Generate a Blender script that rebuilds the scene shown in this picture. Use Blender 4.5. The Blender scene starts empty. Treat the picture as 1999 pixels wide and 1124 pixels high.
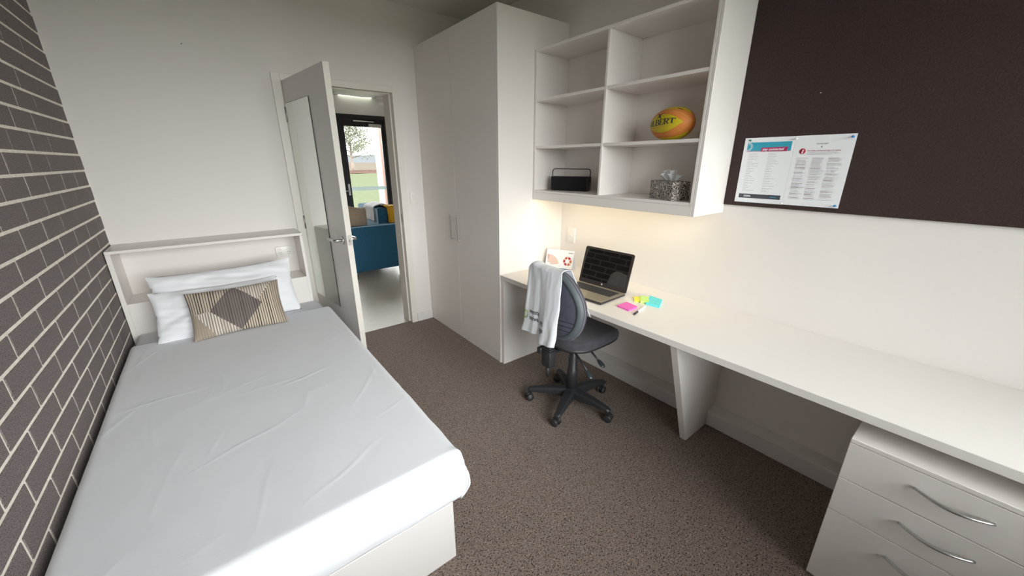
import bpy, bmesh, math, random
from mathutils import Vector, Matrix, noise
R = math.radians
random.seed(7)
scene = bpy.context.scene
COL = scene.collection

# ------------------------------------------------------------------ camera
cam = bpy.data.cameras.new('camera'); camo = bpy.data.objects.new('camera', cam); COL.objects.link(camo)
cam.sensor_width = 36.0; cam.sensor_fit = 'HORIZONTAL'; cam.lens = 36.0 * 736.9 / 1999.0
cam.clip_start = 0.02; cam.clip_end = 2000
camo.location = (0.5489, 0.0, 1.5238)
camo.rotation_euler = (math.pi / 2 - 0.3214, 0, -0.663)
scene.camera = camo

# ------------------------------------------------------------------ world: bright overcast sky
world = bpy.data.worlds.new('overcast_sky'); scene.world = world; world.use_nodes = True
bg = world.node_tree.nodes['Background']
bg.inputs[0].default_value = (1.0, 0.985, 0.985, 1); bg.inputs[1].default_value = 1.0
scene.view_settings.view_transform = 'Standard'; scene.view_settings.look = 'None'
scene.view_settings.gamma = 1.0; scene.view_settings.use_curve_mapping = False
scene.view_settings.exposure = 3.9
scene.cycles.max_bounces = 14; scene.cycles.diffuse_bounces = 9; scene.cycles.glossy_bounces = 5
scene.cycles.transparent_max_bounces = 12; scene.cycles.use_denoising = True
scene.cycles.sample_clamp_indirect = 6.0

def portal(name, loc, rot, sx, sy):
    l = bpy.data.lights.new(name, 'AREA'); l.shape = 'RECTANGLE'; l.size = sx; l.size_y = sy
    l.cycles.is_portal = True
    o = bpy.data.objects.new(name, l); COL.objects.link(o); o.location = loc; o.rotation_euler = rot
    return o

# ------------------------------------------------------------------ dimensions measured from the photograph
D, W, H = 3.364, 2.752, 2.721          # back wall, desk wall, ceiling
YF = -0.95                             # window wall behind the camera
ZD = 0.732                             # desk height
portal('window_portal', (1.42, YF - 0.10, 1.57), (R(90), 0, 0), 2.35, 1.7)
portal('lounge_portal', (2.825, 7.10, 1.15), (R(-90), 0, 0), 2.1, 2.25)

# ------------------------------------------------------------------ materials
def lin(c):
    if isinstance(c, str):
        c = [int(c[i:i + 2], 16) / 255 for i in (0, 2, 4)]
        c = [x / 12.92 if x <= 0.04045 else ((x + 0.055) / 1.055) ** 2.4 for x in c]
    return (c[0], c[1], c[2], 1)
MATS = {}
def mat(name, color, rough=0.5, metal=0.0, bump=None, var=None, spec=0.5, emit=None, sheen=0, attr=None, coat=0, bstretch=None):
    """bump=(scale, strength, distance); var=(scale, amount): brightness mottling"""
    if name in MATS: return MATS[name]
    m = bpy.data.materials.new(name); m.use_nodes = True; MATS[name] = m
    nt = m.node_tree; b = nt.nodes['Principled BSDF']
    b.inputs['Base Color'].default_value = lin(color); b.inputs['Roughness'].default_value = rough
    b.inputs['Metallic'].default_value = metal; b.inputs['Specular IOR Level'].default_value = spec
    if sheen: b.inputs['Sheen Weight'].default_value = sheen
    if coat: b.inputs['Coat Weight'].default_value = coat
    tc = nt.nodes.new('ShaderNodeTexCoord')
    if attr:
        a = nt.nodes.new('ShaderNodeAttribute'); a.attribute_name = attr
        nt.links.new(a.outputs['Color'], b.inputs['Base Color'])
    if var:
        n = nt.nodes.new('ShaderNodeTexNoise'); n.inputs['Scale'].default_value = var[0]; n.inputs['Detail'].default_value = 4
        nt.links.new(tc.outputs['Object'], n.inputs['Vector'])
        mr = nt.nodes.new('ShaderNodeMapRange'); mr.inputs[1].default_value = 0.3; mr.inputs[2].default_value = 0.7
        mr.inputs[3].default_value = 1 - var[1]; mr.inputs[4].default_value = 1 + var[1]
        nt.links.new(n.outputs[0], mr.inputs[0])
        mx = nt.nodes.new('ShaderNodeVectorMath'); mx.operation = 'SCALE'
        if attr: nt.links.new(a.outputs['Color'], mx.inputs[0])
        else: mx.inputs[0].default_value = lin(color)[:3]
        nt.links.new(mr.outputs[0], mx.inputs['Scale']); nt.links.new(mx.outputs[0], b.inputs['Base Color'])
    if bump:
        n = nt.nodes.new('ShaderNodeTexNoise'); n.inputs['Scale'].default_value = bump[0]; n.inputs['Detail'].default_value = 3
        if bstretch:
            mp = nt.nodes.new('ShaderNodeMapping'); mp.inputs['Scale'].default_value = bstretch
            nt.links.new(tc.outputs['Object'], mp.inputs[0]); nt.links.new(mp.outputs[0], n.inputs['Vector'])
        else: nt.links.new(tc.outputs['Object'], n.inputs['Vector'])
        bp = nt.nodes.new('ShaderNodeBump'); bp.inputs['Strength'].default_value = bump[1]; bp.inputs['Distance'].default_value = bump[2]
        nt.links.new(n.outputs[0], bp.inputs['Height']); nt.links.new(bp.outputs[0], b.inputs['Normal'])
    if emit:
        b.inputs['Emission Color'].default_value = lin(emit[0]); b.inputs['Emission Strength'].default_value = emit[1]
    return m

def ramp_mat(name, scale, stops, rough, bump=None, tex='noise', stretch=(1, 1, 1), detail=3, spec=0.3, sheen=0):
    m = bpy.data.materials.new(name); m.use_nodes = True; MATS[name] = m
    nt = m.node_tree; b = nt.nodes['Principled BSDF']; b.inputs['Roughness'].default_value = rough
    b.inputs['Specular IOR Level'].default_value = spec
    if sheen: b.inputs['Sheen Weight'].default_value = sheen
    tc = nt.nodes.new('ShaderNodeTexCoord'); mp = nt.nodes.new('ShaderNodeMapping'); mp.inputs['Scale'].default_value = stretch
    nt.links.new(tc.outputs['Object'], mp.inputs[0])
    if tex == 'noise':
        n = nt.nodes.new('ShaderNodeTexNoise'); n.inputs['Detail'].default_value = detail; out = n.outputs[0]
    else:
        n = nt.nodes.new('ShaderNodeTexVoronoi'); out = n.outputs['Color']
    n.inputs['Scale'].default_value = scale; nt.links.new(mp.outputs[0], n.inputs['Vector'])
    cr = nt.nodes.new('ShaderNodeValToRGB'); el = cr.color_ramp.elements
    while len(el) < len(stops): el.new(0.5)
    for e, (p, c) in zip(el, stops): e.position = p; e.color = lin(c)
    nt.links.new(out, cr.inputs[0]); nt.links.new(cr.outputs[0], b.inputs['Base Color'])
    if bump:
        bp = nt.nodes.new('ShaderNodeBump'); bp.inputs['Strength'].default_value = bump[0]; bp.inputs['Distance'].default_value = bump[1]
        nt.links.new(out, bp.inputs['Height']); nt.links.new(bp.outputs[0], b.inputs['Normal'])
    return m

M_wall = mat('wall_paint', (.82, .785, .765), .62, bump=(260, .12, .001))
M_ceil = mat('ceiling_paint', (.76, .75, .71), .7)
M_mel = mat('white_melamine', (.80, .762, .738), .33, bump=(600, .05, .0005))
M_mel2 = mat('white_melamine_edge', (.76, .74, .715), .4)
M_desk = mat('desk_laminate', (.80, .77, .745), .38, bump=(500, .05, .0005))
M_door = mat('door_paint', (.70, .675, .655), .28)
M_trim = mat('trim_paint', (.80, .765, .71), .35)
M_skirt = mat('skirting_paint', (.79, .775, .76), .35)
M_mortar = mat('mortar', (.93, .875, .79), .9, bump=(220, .5, .003), var=(35, .10))
M_brick = ramp_mat('brick_face', 260, [(.30, '302c2c'), (.45, '756c6a'), (.62, '857c7c'), (.8, 'a2989a')], .72, bump=(.5, .002), detail=4)
M_carpet = ramp_mat('carpet_loop', 170, [(.32, '261e1a'), (.42, '695b53'), (.50, '9e8a7b'), (.58, '67646a'), (.69, 'c4b09e')], .95, bump=(1.0, .006), detail=5, spec=.1, sheen=.1)
M_vinyl = mat('vinyl_floor', (.50, .465, .41), .35, var=(8, .05))
M_cover = mat('bed_cover_cotton', (.79, .81, .865), .85, bump=(1, .35, .0012), sheen=.2, bstretch=(25, 330, 330))
M_sheet = mat('fitted_sheet_cotton', (.80, .82, .86), .85, bump=(700, .15, .001))
M_pillow = mat('pillowcase_cotton', (.84, .85, .89), .85, bump=(700, .12, .001), sheen=.15)
M_base = mat('bed_base_board', (.69, .67, .66), .4)
M_steel = mat('brushed_steel', (.62, .62, .63), .28, 1.0)
M_satin = mat('satin_nickel', (.60, .58, .56), .38, 1.0)
M_mirror = mat('mirror_glass', (.86, .90, .87), .02, 1.0)
M_mirror_edge = mat('mirror_edge', (.06, .055, .05), .3)
M_white_pl = mat('white_plastic', (.83, .81, .78), .3)
M_dark = mat('socket_slot', (.05, .05, .05), .5)
M_blackpl = mat('black_plastic', (.028, .029, .033), .42)
M_blackgl = mat('black_gloss_plastic', (.02, .021, .024), .22)
M_chairfab = mat('chair_fabric', (.045, .042, .055), .92, bump=(900, .5, .002), var=(30, .18), sheen=.15)
M_chairshell = mat('chair_shell_fabric', (.085, .092, .125), .8, bump=(800, .35, .001), var=(18, .15))
M_chairrim = mat('chair_rim', (.085, .10, .112), .55)
M_shirt = mat('tshirt_cotton', (.83, .86, .92), .88, bump=(800, .15, .001), sheen=.2)
M_pin = mat('pinboard_felt', (.052, .034, .032), .95, bump=(420, .7, .003), var=(160, .22), spec=.1, sheen=.12)
M_paper = mat('paper', (.84, .86, .90), .6)
M_ink = mat('print_grey', (.56, .57, .60), .7)
M_inkdark = mat('print_dark', (.03, .03, .05), .7)
M_teal = mat('print_teal', (.03, .36, .50), .6)
M_magenta = mat('print_magenta', (.50, .015, .12), .6)
M_red = mat('print_red', (.40, .01, .04), .6)
M_slate = mat('print_slate', (.06, .065, .085), .6)
M_pinblue = mat('push_pin_blue', (.01, .22, .55), .3)
M_pingreen = mat('push_pin_green', (.01, .20, .09), .3)
M_pinclear = mat('push_pin_clear', (.8, .8, .8), .2)
M_lapdark = mat('laptop_bezel', (.028, .022, .022), .35)
M_lapgold = mat('laptop_deck', (.50, .45, .37), .36, .6)
M_key = mat('laptop_keys', (.045, .045, .05), .45)
M_screen = mat('laptop_screen', (.004, .004, .004), .03, spec=.9)
M_pink = mat('note_pink', (.86, .16, .55), .7); M_pinks = mat('note_pink_edge', (.70, .10, .42), .8)
M_yel = mat('note_yellow', (.90, .84, .10), .7)
M_lime = mat('note_lime', (.58, .84, .25), .7)
M_cyan = mat('note_teal', (.14, .74, .78), .7)
M_led = mat('led_diffuser', (.9, .85, .7), .5, emit=((1.0, .84, .48), .85))
M_tube = mat('light_tube', (.9, .95, .85), .5, emit=((.92, 1.0, .80), .14))
M_blackal = mat('black_aluminium', (.012, .012, .016), .4)
M_sofa = ramp_mat('sofa_weave', 120, [(.3, '12304c'), (.5, '285878'), (.7, '4a83a2')], .9, bump=(.4, .002), stretch=(1, 1, 3), detail=4)
M_sofalight = mat('sofa_light_blue', (.30, .45, .56), .85, bump=(500, .3, .002))  # paler sofa blue; on the backrest front it carries painted window light
M_throww = mat('throw_grey', (.60, .585, .60), .9, bump=(300, .4, .002))
M_throwy = mat('throw_mustard', (.70, .37, .02), .9, bump=(300, .4, .002))
M_hub = mat('fan_white', (.8, .8, .78), .35)
M_grass = ramp_mat('lawn', 3.0, [(.3, (.042, .049, .029)), (.55, (.050, .057, .036)), (.75, (.058, .064, .043))], 1.0, detail=8, spec=0)
M_mulch = ramp_mat('mulch', 2.0, [(.35, (.032, .02, .016)), (.6, (.060, .038, .031))], 1.0, detail=8, spec=0)
M_field = ramp_mat('dry_field', .3, [(.35, (.050, .043, .035)), (.65, (.058, .051, .042))], 1.0, detail=6, spec=0)
M_hill = mat('far_hill', (.052, .056, .060), 1.0, spec=0)  # bluish distance haze put into the base colour
M_bark = mat('bark', (.16, .13, .11), .9, bump=(40, .6, .02))
M_leaf = ramp_mat('leaf', 1.2, [(.3, (.055, .065, .035)), (.7, (.11, .12, .075))], .7)
M_postw = mat('post_cladding', (.42, .40, .39), .7); M_postb = mat('post_timber', (.20, .10, .075), .7)
M_calib = mat('spiral_wire', (.7, .7, .72), .3, 1.0)

def glass_mat(name, refl=0.06):
    m = bpy.data.materials.new(name); m.use_nodes = True; nt = m.node_tree
    for n in list(nt.nodes): nt.nodes.remove(n)
    out = nt.nodes.new('ShaderNodeOutputMaterial'); t = nt.nodes.new('ShaderNodeBsdfTransparent'); g = nt.nodes.new('ShaderNodeBsdfGlossy')
    g.inputs['Roughness'].default_value = .02; t.inputs[0].default_value = (.96, .98, .97, 1)
    f = nt.nodes.new('ShaderNodeFresnel'); f.inputs[0].default_value = 1.45
    mx = nt.nodes.new('ShaderNodeMixShader')
    nt.links.new(f.outputs[0], mx.inputs[0]); nt.links.new(t.outputs[0], mx.inputs[1]); nt.links.new(g.outputs[0], mx.inputs[2])
    nt.links.new(mx.outputs[0], out.inputs[0]); return m
M_glass = glass_mat('window_glass')
M_film = mat('glass_film', (.80, .86, .86), .7)
_nt = M_film.node_tree; _tl = _nt.nodes.new('ShaderNodeBsdfTranslucent'); _tl.inputs[0].default_value = (.55, .60, .60, 1)
_mx = _nt.nodes.new('ShaderNodeMixShader'); _mx.inputs[0].default_value = .6
_nt.links.new(_nt.nodes['Principled BSDF'].outputs[0], _mx.inputs[1]); _nt.links.new(_tl.outputs[0], _mx.inputs[2]); _nt.links.new(_mx.outputs[0], _nt.nodes['Material Output'].inputs[0])

# ------------------------------------------------------------------ mesh helpers (all coordinates are world coordinates)
WM = {}
class MB:
    """collects shapes; build() links them as ONE mesh object"""
    def __init__(s, M=None): s.bm = bmesh.new(); s.M = M or Matrix()
    def _add(s, verts, faces, smooth=False, mi=0):
        vs = [s.bm.verts.new(s.M @ Vector(v)) for v in verts]
        for f in faces:
            try:
                fc = s.bm.faces.new([vs[i] for i in f]); fc.smooth = smooth; fc.material_index = mi
            except ValueError: pass
        return vs
    def box(s, x0, x1, y0, y1, z0, z1, bev=0.0, seg=1, mi=0, smooth=False):
        x0, x1 = sorted((x0, x1)); y0, y1 = sorted((y0, y1)); z0, z1 = sorted((z0, z1))
        b = bmesh.new(); bmesh.ops.create_cube(b, size=1.0)
        for v in b.verts:
            v.co = Vector(((x0 + x1) / 2 + v.co.x * (x1 - x0), (y0 + y1) / 2 + v.co.y * (y1 - y0), (z0 + z1) / 2 + v.co.z * (z1 - z0)))
        if bev: bmesh.ops.bevel(b, geom=list(b.edges), offset=bev, segments=seg, affect='EDGES', profile=.5)
        s.merge(b, mi, smooth or seg > 1); return s
    def merge(s, b, mi=0, smooth=False):
        b.verts.index_update(); b.verts.ensure_lookup_table()
        s._add([v.co for v in b.verts], [[v.index for v in f.verts] for f in b.faces], smooth, mi); b.free()
    def obox(s, c, ax, ay, az, hx, hy, hz, bev=0.0, seg=1, mi=0):
        """oriented box: centre, three unit axes, half sizes"""
        old = s.M
        ax, ay, az = Vector(ax), Vector(ay), Vector(az)
        s.M = old @ Matrix(((ax.x, ay.x, az.x, c[0]), (ax.y, ay.y, az.y, c[1]), (ax.z, ay.z, az.z, c[2]), (0, 0, 0, 1)))
        s.box(-hx, hx, -hy, hy, -hz, hz, bev, seg, mi); s.M = old; return s
    def prism(s, pts, off, mi=0):
        """planar polygon extruded by vector off"""
        n = len(pts); o = Vector(off); v = [Vector(p) for p in pts] + [Vector(p) + o for p in pts]
        s._add(v, [list(range(n))[::-1], list(range(n, 2 * n))] + [[i, (i + 1) % n, n + (i + 1) % n, n + i] for i in range(n)], False, mi); return s
    def tube(s, pts, r, seg=10, mi=0, caps=True, flat=1.0, up=(0, 0, 1)):
        pts = [Vector(p) for p in pts]; n = len(pts); rs = r if isinstance(r, (list, tuple)) else [r] * n
        verts = []; prev = None
        for i, p in enumerate(pts):
            t = (pts[min(i + 1, n - 1)] - pts[max(i - 1, 0)]).normalized()
            if prev is None:
                a = Vector(up) if abs(t.dot(Vector(up))) < .95 else Vector((1, 0, 0))
                prev = (a - t * a.dot(t)).normalized()
            prev = (prev - t * prev.dot(t)).normalized(); q = t.cross(prev)
            for k in range(seg):
                an = 2 * math.pi * k / seg
                verts.append(p + prev * math.cos(an) * rs[i] * flat + q * math.sin(an) * rs[i])
        faces = [[i * seg + k, i * seg + (k + 1) % seg, (i + 1) * seg + (k + 1) % seg, (i + 1) * seg + k] for i in range(n - 1) for k in range(seg)]
        if caps: faces += [list(range(seg))[::-1], list(range((n - 1) * seg, n * seg))]
        s._add(verts, faces, True, mi); return s
    def lathe(s, c, prof, seg=24, axis=(0, 0, 1), mi=0):
        ax = Vector(axis).normalized(); a = Vector((1, 0, 0)) if abs(ax.x) < .9 else Vector((0, 1, 0))
        u = (a - ax * a.dot(ax)).normalized(); w = ax.cross(u); c = Vector(c); verts = []
        for (r, h) in prof:
            for k in range(seg):
                an = 2 * math.pi * k / seg; verts.append(c + ax * h + (u * math.cos(an) + w * math.sin(an)) * r)
        n = len(prof)
        faces = [[i * seg + k, i * seg + (k + 1) % seg, (i + 1) * seg + (k + 1) % seg, (i + 1) * seg + k] for i in range(n - 1) for k in range(seg)]
        faces += [list(range(seg))[::-1], list(range((n - 1) * seg, n * seg))]
        s._add(verts, faces, True, mi); return s
    def grid(s, f, nu, nv, u0=0, u1=1, v0=0, v1=1, wrapu=False, mi=0):
        verts = [f(u0 + (u1 - u0) * i / (nu - (0 if wrapu else 1)), v0 + (v1 - v0) * j / (nv - 1)) for j in range(nv) for i in range(nu)]
        faces = [[j * nu + i, j * nu + (i + 1) % nu, (j + 1) * nu + (i + 1) % nu, (j + 1) * nu + i] for j in range(nv - 1) for i in range(nu if wrapu else nu - 1)]
        return s._add(verts, faces, True, mi)
    def build(s, name, m, parent=None, recalc=True, solid=0, weld=0):
        if weld: bmesh.ops.remove_doubles(s.bm, verts=list(s.bm.verts), dist=weld)
        if recalc: bmesh.ops.recalc_face_normals(s.bm, faces=list(s.bm.faces))
        co = [v.co for v in s.bm.verts]
        lo = [min(c[i] for c in co) for i in range(3)]; hi = [max(c[i] for c in co) for i in range(3)]
        org = Vector(((lo[0] + hi[0]) / 2, (lo[1] + hi[1]) / 2, lo[2]))
        for v in s.bm.verts: v.co -= org
        me = bpy.data.meshes.new(name); s.bm.to_mesh(me); s.bm.free()
        for mm in (m if isinstance(m, (list, tuple)) else [m]): me.materials.append(mm)
        o = bpy.data.objects.new(name, me); COL.objects.link(o)
        if parent: o.parent = parent; o.location = org - WM[parent]
        else: o.location = org
        WM[o] = org
        if solid:
            md = o.modifiers.new('thickness', 'SOLIDIFY'); md.thickness = solid; md.offset = -1
        return o

def tag(o, label, cat=None, group=None, kind=None):
    o['label'] = label
    if cat: o['category'] = cat
    if group: o['group'] = group
    if kind: o['kind'] = kind
    return o
def thing(name, loc, label, cat, group=None, kind=None):
    o = bpy.data.objects.new(name, None); COL.objects.link(o); o.location = loc; o.empty_display_size = .05
    WM[o] = Vector(loc); return tag(o, label, cat, group, kind)
def bx(name, m, parent, x0, x1, y0, y1, z0, z1, bev=.0015, seg=1):
    return MB().box(x0, x1, y0, y1, z0, z1, bev, seg).build(name, m, parent)

def text_bm(body, size, shear=0.0, bold=0.0, sub=0.0, align='LEFT', spacing=1.0):
    """2D lettering as a triangle bmesh in the xy plane"""
    c = bpy.data.curves.new('lettering', 'FONT'); c.body = body; c.size = size; c.shear = shear; c.offset = bold
    c.align_x = align; c.space_character = spacing; c.resolution_u = 3
    o = bpy.data.objects.new('lettering', c); COL.objects.link(o)
    dg = bpy.context.evaluated_depsgraph_get(); dg.update()
    me = bpy.data.meshes.new_from_object(o.evaluated_get(dg))
    b = bmesh.new(); b.from_mesh(me); bpy.data.objects.remove(o); bpy.data.curves.remove(c); bpy.data.meshes.remove(me)
    bmesh.ops.triangulate(b, faces=list(b.faces))
    if sub:
        for _ in range(4):
            le = [e for e in b.edges if e.calc_length() > sub]
            if not le: break
            bmesh.ops.subdivide_edges(b, edges=le, cuts=1); bmesh.ops.triangulate(b, faces=[f for f in b.faces if len(f.verts) > 3])
    return b
def place_bm(mb, b, f, mi=0):
    for v in b.verts: v.co = Vector(f(v.co.x, v.co.y))
    mb.merge(b, mi)

# ================================================================== THE SETTING
# floor (carpet)
o = MB().box(-.12, W + .12, YF - .12, D + .045, -.06, 0).build('floor', M_carpet); tag(o, 'brown-grey speckled loop-pile carpet of the bedroom', 'floor', kind='structure')
o = MB().box(-.12, W + .12, YF - .12, D + .19, H, H + .1).build('ceiling', M_ceil); tag(o, 'plain off-white bedroom ceiling', 'ceiling', kind='structure')
# back wall with door opening
OX0, OX1, OZ = 1.085, 1.925, 2.092
mb = MB(); T = .19
mb.box(-.12, OX0, D, D + T, 0, H).box(OX1, W + .12, D, D + T, 0, H).box(OX0, OX1, D, D + T, OZ, H)
o = mb.build('wall_back', M_wall); tag(o, 'white painted bedroom wall around the open doorway', 'wall', kind='structure')
o = MB().box(W, W + .12, YF - .12, D, 0, H).build('wall_right', M_wall); tag(o, 'white painted wall behind the long desk', 'wall', kind='structure')
# front wall with the wide window that lights the room (behind the camera)
WX0, WX1, WZ0, WZ1 = .25, 2.60, .72, 2.42
mb = MB(); mb.box(-.12, WX0, YF - .12, YF, 0, H).box(WX1, W + .12, YF - .12, YF, 0, H).box(WX0, WX1, YF - .12, YF, 0, WZ0).box(WX0, WX1, YF - .12, YF, WZ1, H)
o = mb.build('wall_front', M_wall); tag(o, 'white painted wall around the wide bedroom window', 'wall', kind='structure')
win = thing('window_1', (1.42, YF - .06, WZ0), 'wide black framed bedroom window facing the lawn', 'window', kind='structure')
for (a, b_, c, d) in ((WX0, WX1, WZ0, WZ0 + .05), (WX0, WX1, WZ1 - .05, WZ1), (WX0, WX0 + .05, WZ0 + .05, WZ1 - .05), (WX1 - .05, WX1, WZ0 + .05, WZ1 - .05), (1.395, 1.445, WZ0 + .05, WZ1 - .05)):
    bx('window_frame', M_blackal, win, a, b_, YF - .09, YF - .04, c, d)
for (a, b_) in ((WX0 + .05, 1.395), (1.445, WX1 - .05)):
    MB().box(a, b_, YF - .068, YF - .064, WZ0 + .05, WZ1 - .05).build('pane', M_glass, win)
# brick wall: mortar bed with every brick standing proud
wl = MB().box(-.12, 0, YF - .12, D, 0, H).build('wall_left', M_mortar); tag(wl, 'dark grey brick wall with cream mortar beside the bed', 'wall', kind='structure')
BL, BH, JT, PROUD, SB, LB = .2425, .0745, .0115, .0022, .086, .254
def brick_mesh(y0, y1, z0, z1):
    b = MB(); b.box(-.02, PROUD, y0, y1, z0, z1, .0016, 1)
    # ragged arrises
    return b
full = None; rest = MB(); nb = 0
zbase = 1.0477 - 12 * SB + .0053
cells = []
for k in range(-1, 32):
    z0 = zbase + k * SB; z1 = z0 + BH
    zz0, zz1 = max(z0, .0), min(z1, H)
    if zz1 - zz0 < .012: continue
    off = 0 if (k % 2 == 1) else .127            # course 17 (z 1.478) has joints at y = 3.232 - n * .254
    yj = 3.232 - off + LB
    while yj > YF:
        a, b_ = yj - LB + JT / 2, yj - JT / 2
        a2, b2 = max(a, YF), min(b_, D)
        if b2 - a2 > .015: cells.append((a2, b2, zz0, zz1))
        yj -= LB
cells.sort(key=lambda c: -(c[0] + c[1]) / 2)
for (a, b_, z0, z1) in cells:
    jx = random.uniform(-.0006, .0006)
    if nb < 300:
        if b_ - a > BL - .001 and z1 - z0 > BH - .001:
            if full is None: full = brick_mesh(a, b_, z0, z1).build('brick', M_brick, wl); ref = full
            else:
                c = ref.copy(); COL.objects.link(c)
                c.location = Vector(((PROUD - .02) / 2 + jx, (a + b_) / 2, z0)) - WM[wl]
        else: brick_mesh(a, b_, z0, z1).build('brick', M_brick, wl)
        nb += 1
    else: rest.box(-.02, PROUD + jx, a, b_, z0, z1, .0016, 1)
o = rest.build('brick_field', M_brick, wl); o['kind'] = 'stuff'; o['label'] = 'remaining dark bricks of the wall towards the window'
# skirting by the door, and the tall two-step skirting duct under the desk
o = MB().box(1.965, 2.13, D - .014, D, 0, .088, .002).build('baseboard_back', M_skirt); tag(o, 'short white skirting board between doorway and wardrobe', 'baseboard', kind='structure')
br = thing('baseboard_right', (2.71, .6, 0), 'white stepped skirting duct along the wall under the desk', 'baseboard', kind='structure')
MB().box(2.676, W, YF, 2.169, 0, .083, .0015).build('skirting_face', M_skirt, br)
MB().prism([(2.683, YF, .083), (2.683, YF, .089), (W, YF, .089), (W, YF, .083)], (0, 2.169 - YF, 0)).build('shadow_groove', M_mel2, br)
MB().prism([(2.670, YF, .089), (2.670, YF, .094), (2.676, YF, .098), (W, YF, .112), (W, YF, .089)], (0, 2.169 - YF, 0)).build('duct_lid', M_skirt, br)

# door frame
tr = thing('trim_1', (1.5, D, 0), 'cream painted door frame with architraves around the doorway', 'door frame', kind='structure')
for nm, a in (('architrave', (1.042, 1.098, D - .014, D, 0, 2.118)), ('architrave', (1.905, 1.962, D - .014, D, 0, 2.118)), ('architrave', (1.098, 1.905, D - .014, D, 2.070, 2.118))):
    bx(nm, M_trim, tr, *a, .002)
bx('jamb', M_trim, tr, OX0, 1.103, D - .004, D + T + .004, 0, OZ, .002); bx('jamb', M_trim, tr, 1.907, OX1, D - .004, D + T + .004, 0, OZ, .002)
bx('head_jamb', M_trim, tr, 1.103, 1.907, D - .004, D + T + .004, 2.076, OZ, .002)
bx('door_stop', M_trim, tr, 1.895, 1.907, D + .045, D + T - .01, 0, 2.076, .002); bx('door_stop', M_trim, tr, 1.103, 1.115, D + .045, D + T - .01, 0, 2.076, .002)
bx('door_stop', M_trim, tr, 1.115, 1.895, D + .045, D + T - .01, 2.064, 2.076, .002)
bx('strike_plate', M_satin, tr, 1.9035, 1.9075, D + .008, D + .034, 1.00, 1.075, .001)

# door leaf, open about 97 degrees into the room
hx, hy = 1.1035, 3.345
dd = Vector((.094, -.745, 0)).normalized(); dn = Vector((-dd.y, dd.x, 0)) * 1.0   # dn points to +x (lounge face)
if dn.x < 0: dn = -dn
DM = Matrix(((dd.x, dn.x, 0, hx), (dd.y, dn.y, 0, hy), (0, 0, 1, 0), (0, 0, 0, 1)))   # local: along, thickness, up
door = thing('door_1', (hx, hy, .008), 'white flush door standing open with long mirror and steel lever', 'door', kind='structure')
MB(DM).box(0, .765, 0, .036, .010, 2.070, .0015).build('door_leaf', M_door, door)
MB(DM).box(.7652, .7665, .0, .036, .010, 2.070, 0).build('edge_strip', M_trim, door)
mir = MB(DM).box(.008, .474, -.0052, -.0012, .499, 1.920, .0006).build('mirror', M_mirror, door); mir['label'] = 'long frameless mirror'
MB(DM).box(.005, .477, -.0012, -.0001, .496, 1.923, 0).build('mirror_backing', M_mirror_edge, mir)
MB(DM).box(.474, .4765, -.0055, -.001, .499, 1.920, 0).build('mirror_edge', M_mirror_edge, mir)
hd = MB(DM).lathe((.70, -.0005, 1.032), [(.0, 0), (.026, 0), (.026, .007), (.024, .009), (.0, .009)], 28, (0, -1, 0)).build('rose', M_steel, door)
MB(DM).tube([(.70, -.006, 1.032), (.70, -.040, 1.032), (.694, -.050, 1.032), (.68, -.053, 1.032), (.575, -.053, 1.032)], [.0095, .0095, .0098, .010, .010], 14).build('lever', M_steel, hd)
MB(DM).lathe((.575, -.053, 1.032), [(.0, 0), (.010, 0), (.0112, .003), (.0112, .012), (.0, .014)], 16, (-1, 0, 0)).build('snib_button', M_steel, hd)
h2 = MB(DM).lathe((.70, .0365, 1.032), [(.0, 0), (.026, 0), (.026, .007), (.024, .009), (.0, .009)], 28, (0, 1, 0)).build('rose', M_steel, door)
MB(DM).tube([(.70, .042, 1.032), (.70, .076, 1.032), (.694, .086, 1.032), (.68, .089, 1.032), (.575, .089, 1.032)], [.0095, .0095, .0098, .010, .010], 14).build('lever', M_steel, h2)
lp = MB(DM).box(.7665, .7678, .006, .030, 1.005, 1.070, .0004).build('latch_plate', M_satin, door)
MB(DM).box(.7678, .774, .013, .023, 1.026, 1.046, .002).build('latch_bolt', M_steel, lp)
for z in (1.80, 1.03, .25):
    hg = MB().tube([(1.0985, 3.346, z), (1.0985, 3.346, z + .1)], .0065, 10).build('hinge', M_satin, door)
    MB(DM).box(.0, .03, -.0012, .0002, z, z + .1, 0).build('hinge_leaf', M_satin, hg)

# ---------------- lounge beyond the doorway
YL = 7.0; HL = 2.80; LX0, LX1 = -.6, 4.6
o = MB().box(LX0, LX1, D + .045, YL + .1, -.06, -.001).build('floor_lounge', M_vinyl); tag(o, 'pale beige vinyl floor of the lounge beyond the door', 'floor', kind='structure')
o = MB().box(LX0, LX1, D + T, YL + .2, HL, HL + .1).build('ceiling_lounge', M_ceil); tag(o, 'white ceiling of the lounge', 'ceiling', kind='structure')
o = MB().box(LX0 - .1, LX0, D + T, YL + .1, 0, HL).build('wall_lounge_left', M_wall); tag(o, 'white side wall of the lounge behind the open door', 'wall', kind='structure')
o = MB().box(LX1, LX1 + .1, D + T, YL + .1, 0, HL).build('wall_lounge_right', M_wall); tag(o, 'white side wall of the lounge hidden by the door jamb', 'wall', kind='structure')
mb = MB(); mb.box(-.12 + W + .12, LX1, D + .05, D + T, 0, HL).box(LX0, -.12, D + .05, D + T, 0, HL)
o = mb.build('wall_lounge_front', M_wall); tag(o, 'white wall of the lounge either side of the bedroom', 'wall', kind='structure')
GX0, GX1, GZ = 1.75, 3.90, 2.275  # opening runs past the door; unseen side panes added to light the lounge
mb = MB(); mb.box(LX0, GX0, YL, YL + .12, 0, HL).box(GX1, LX1, YL, YL + .12, 0, HL).box(GX0, GX1, YL, YL + .12, GZ, HL)
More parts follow.
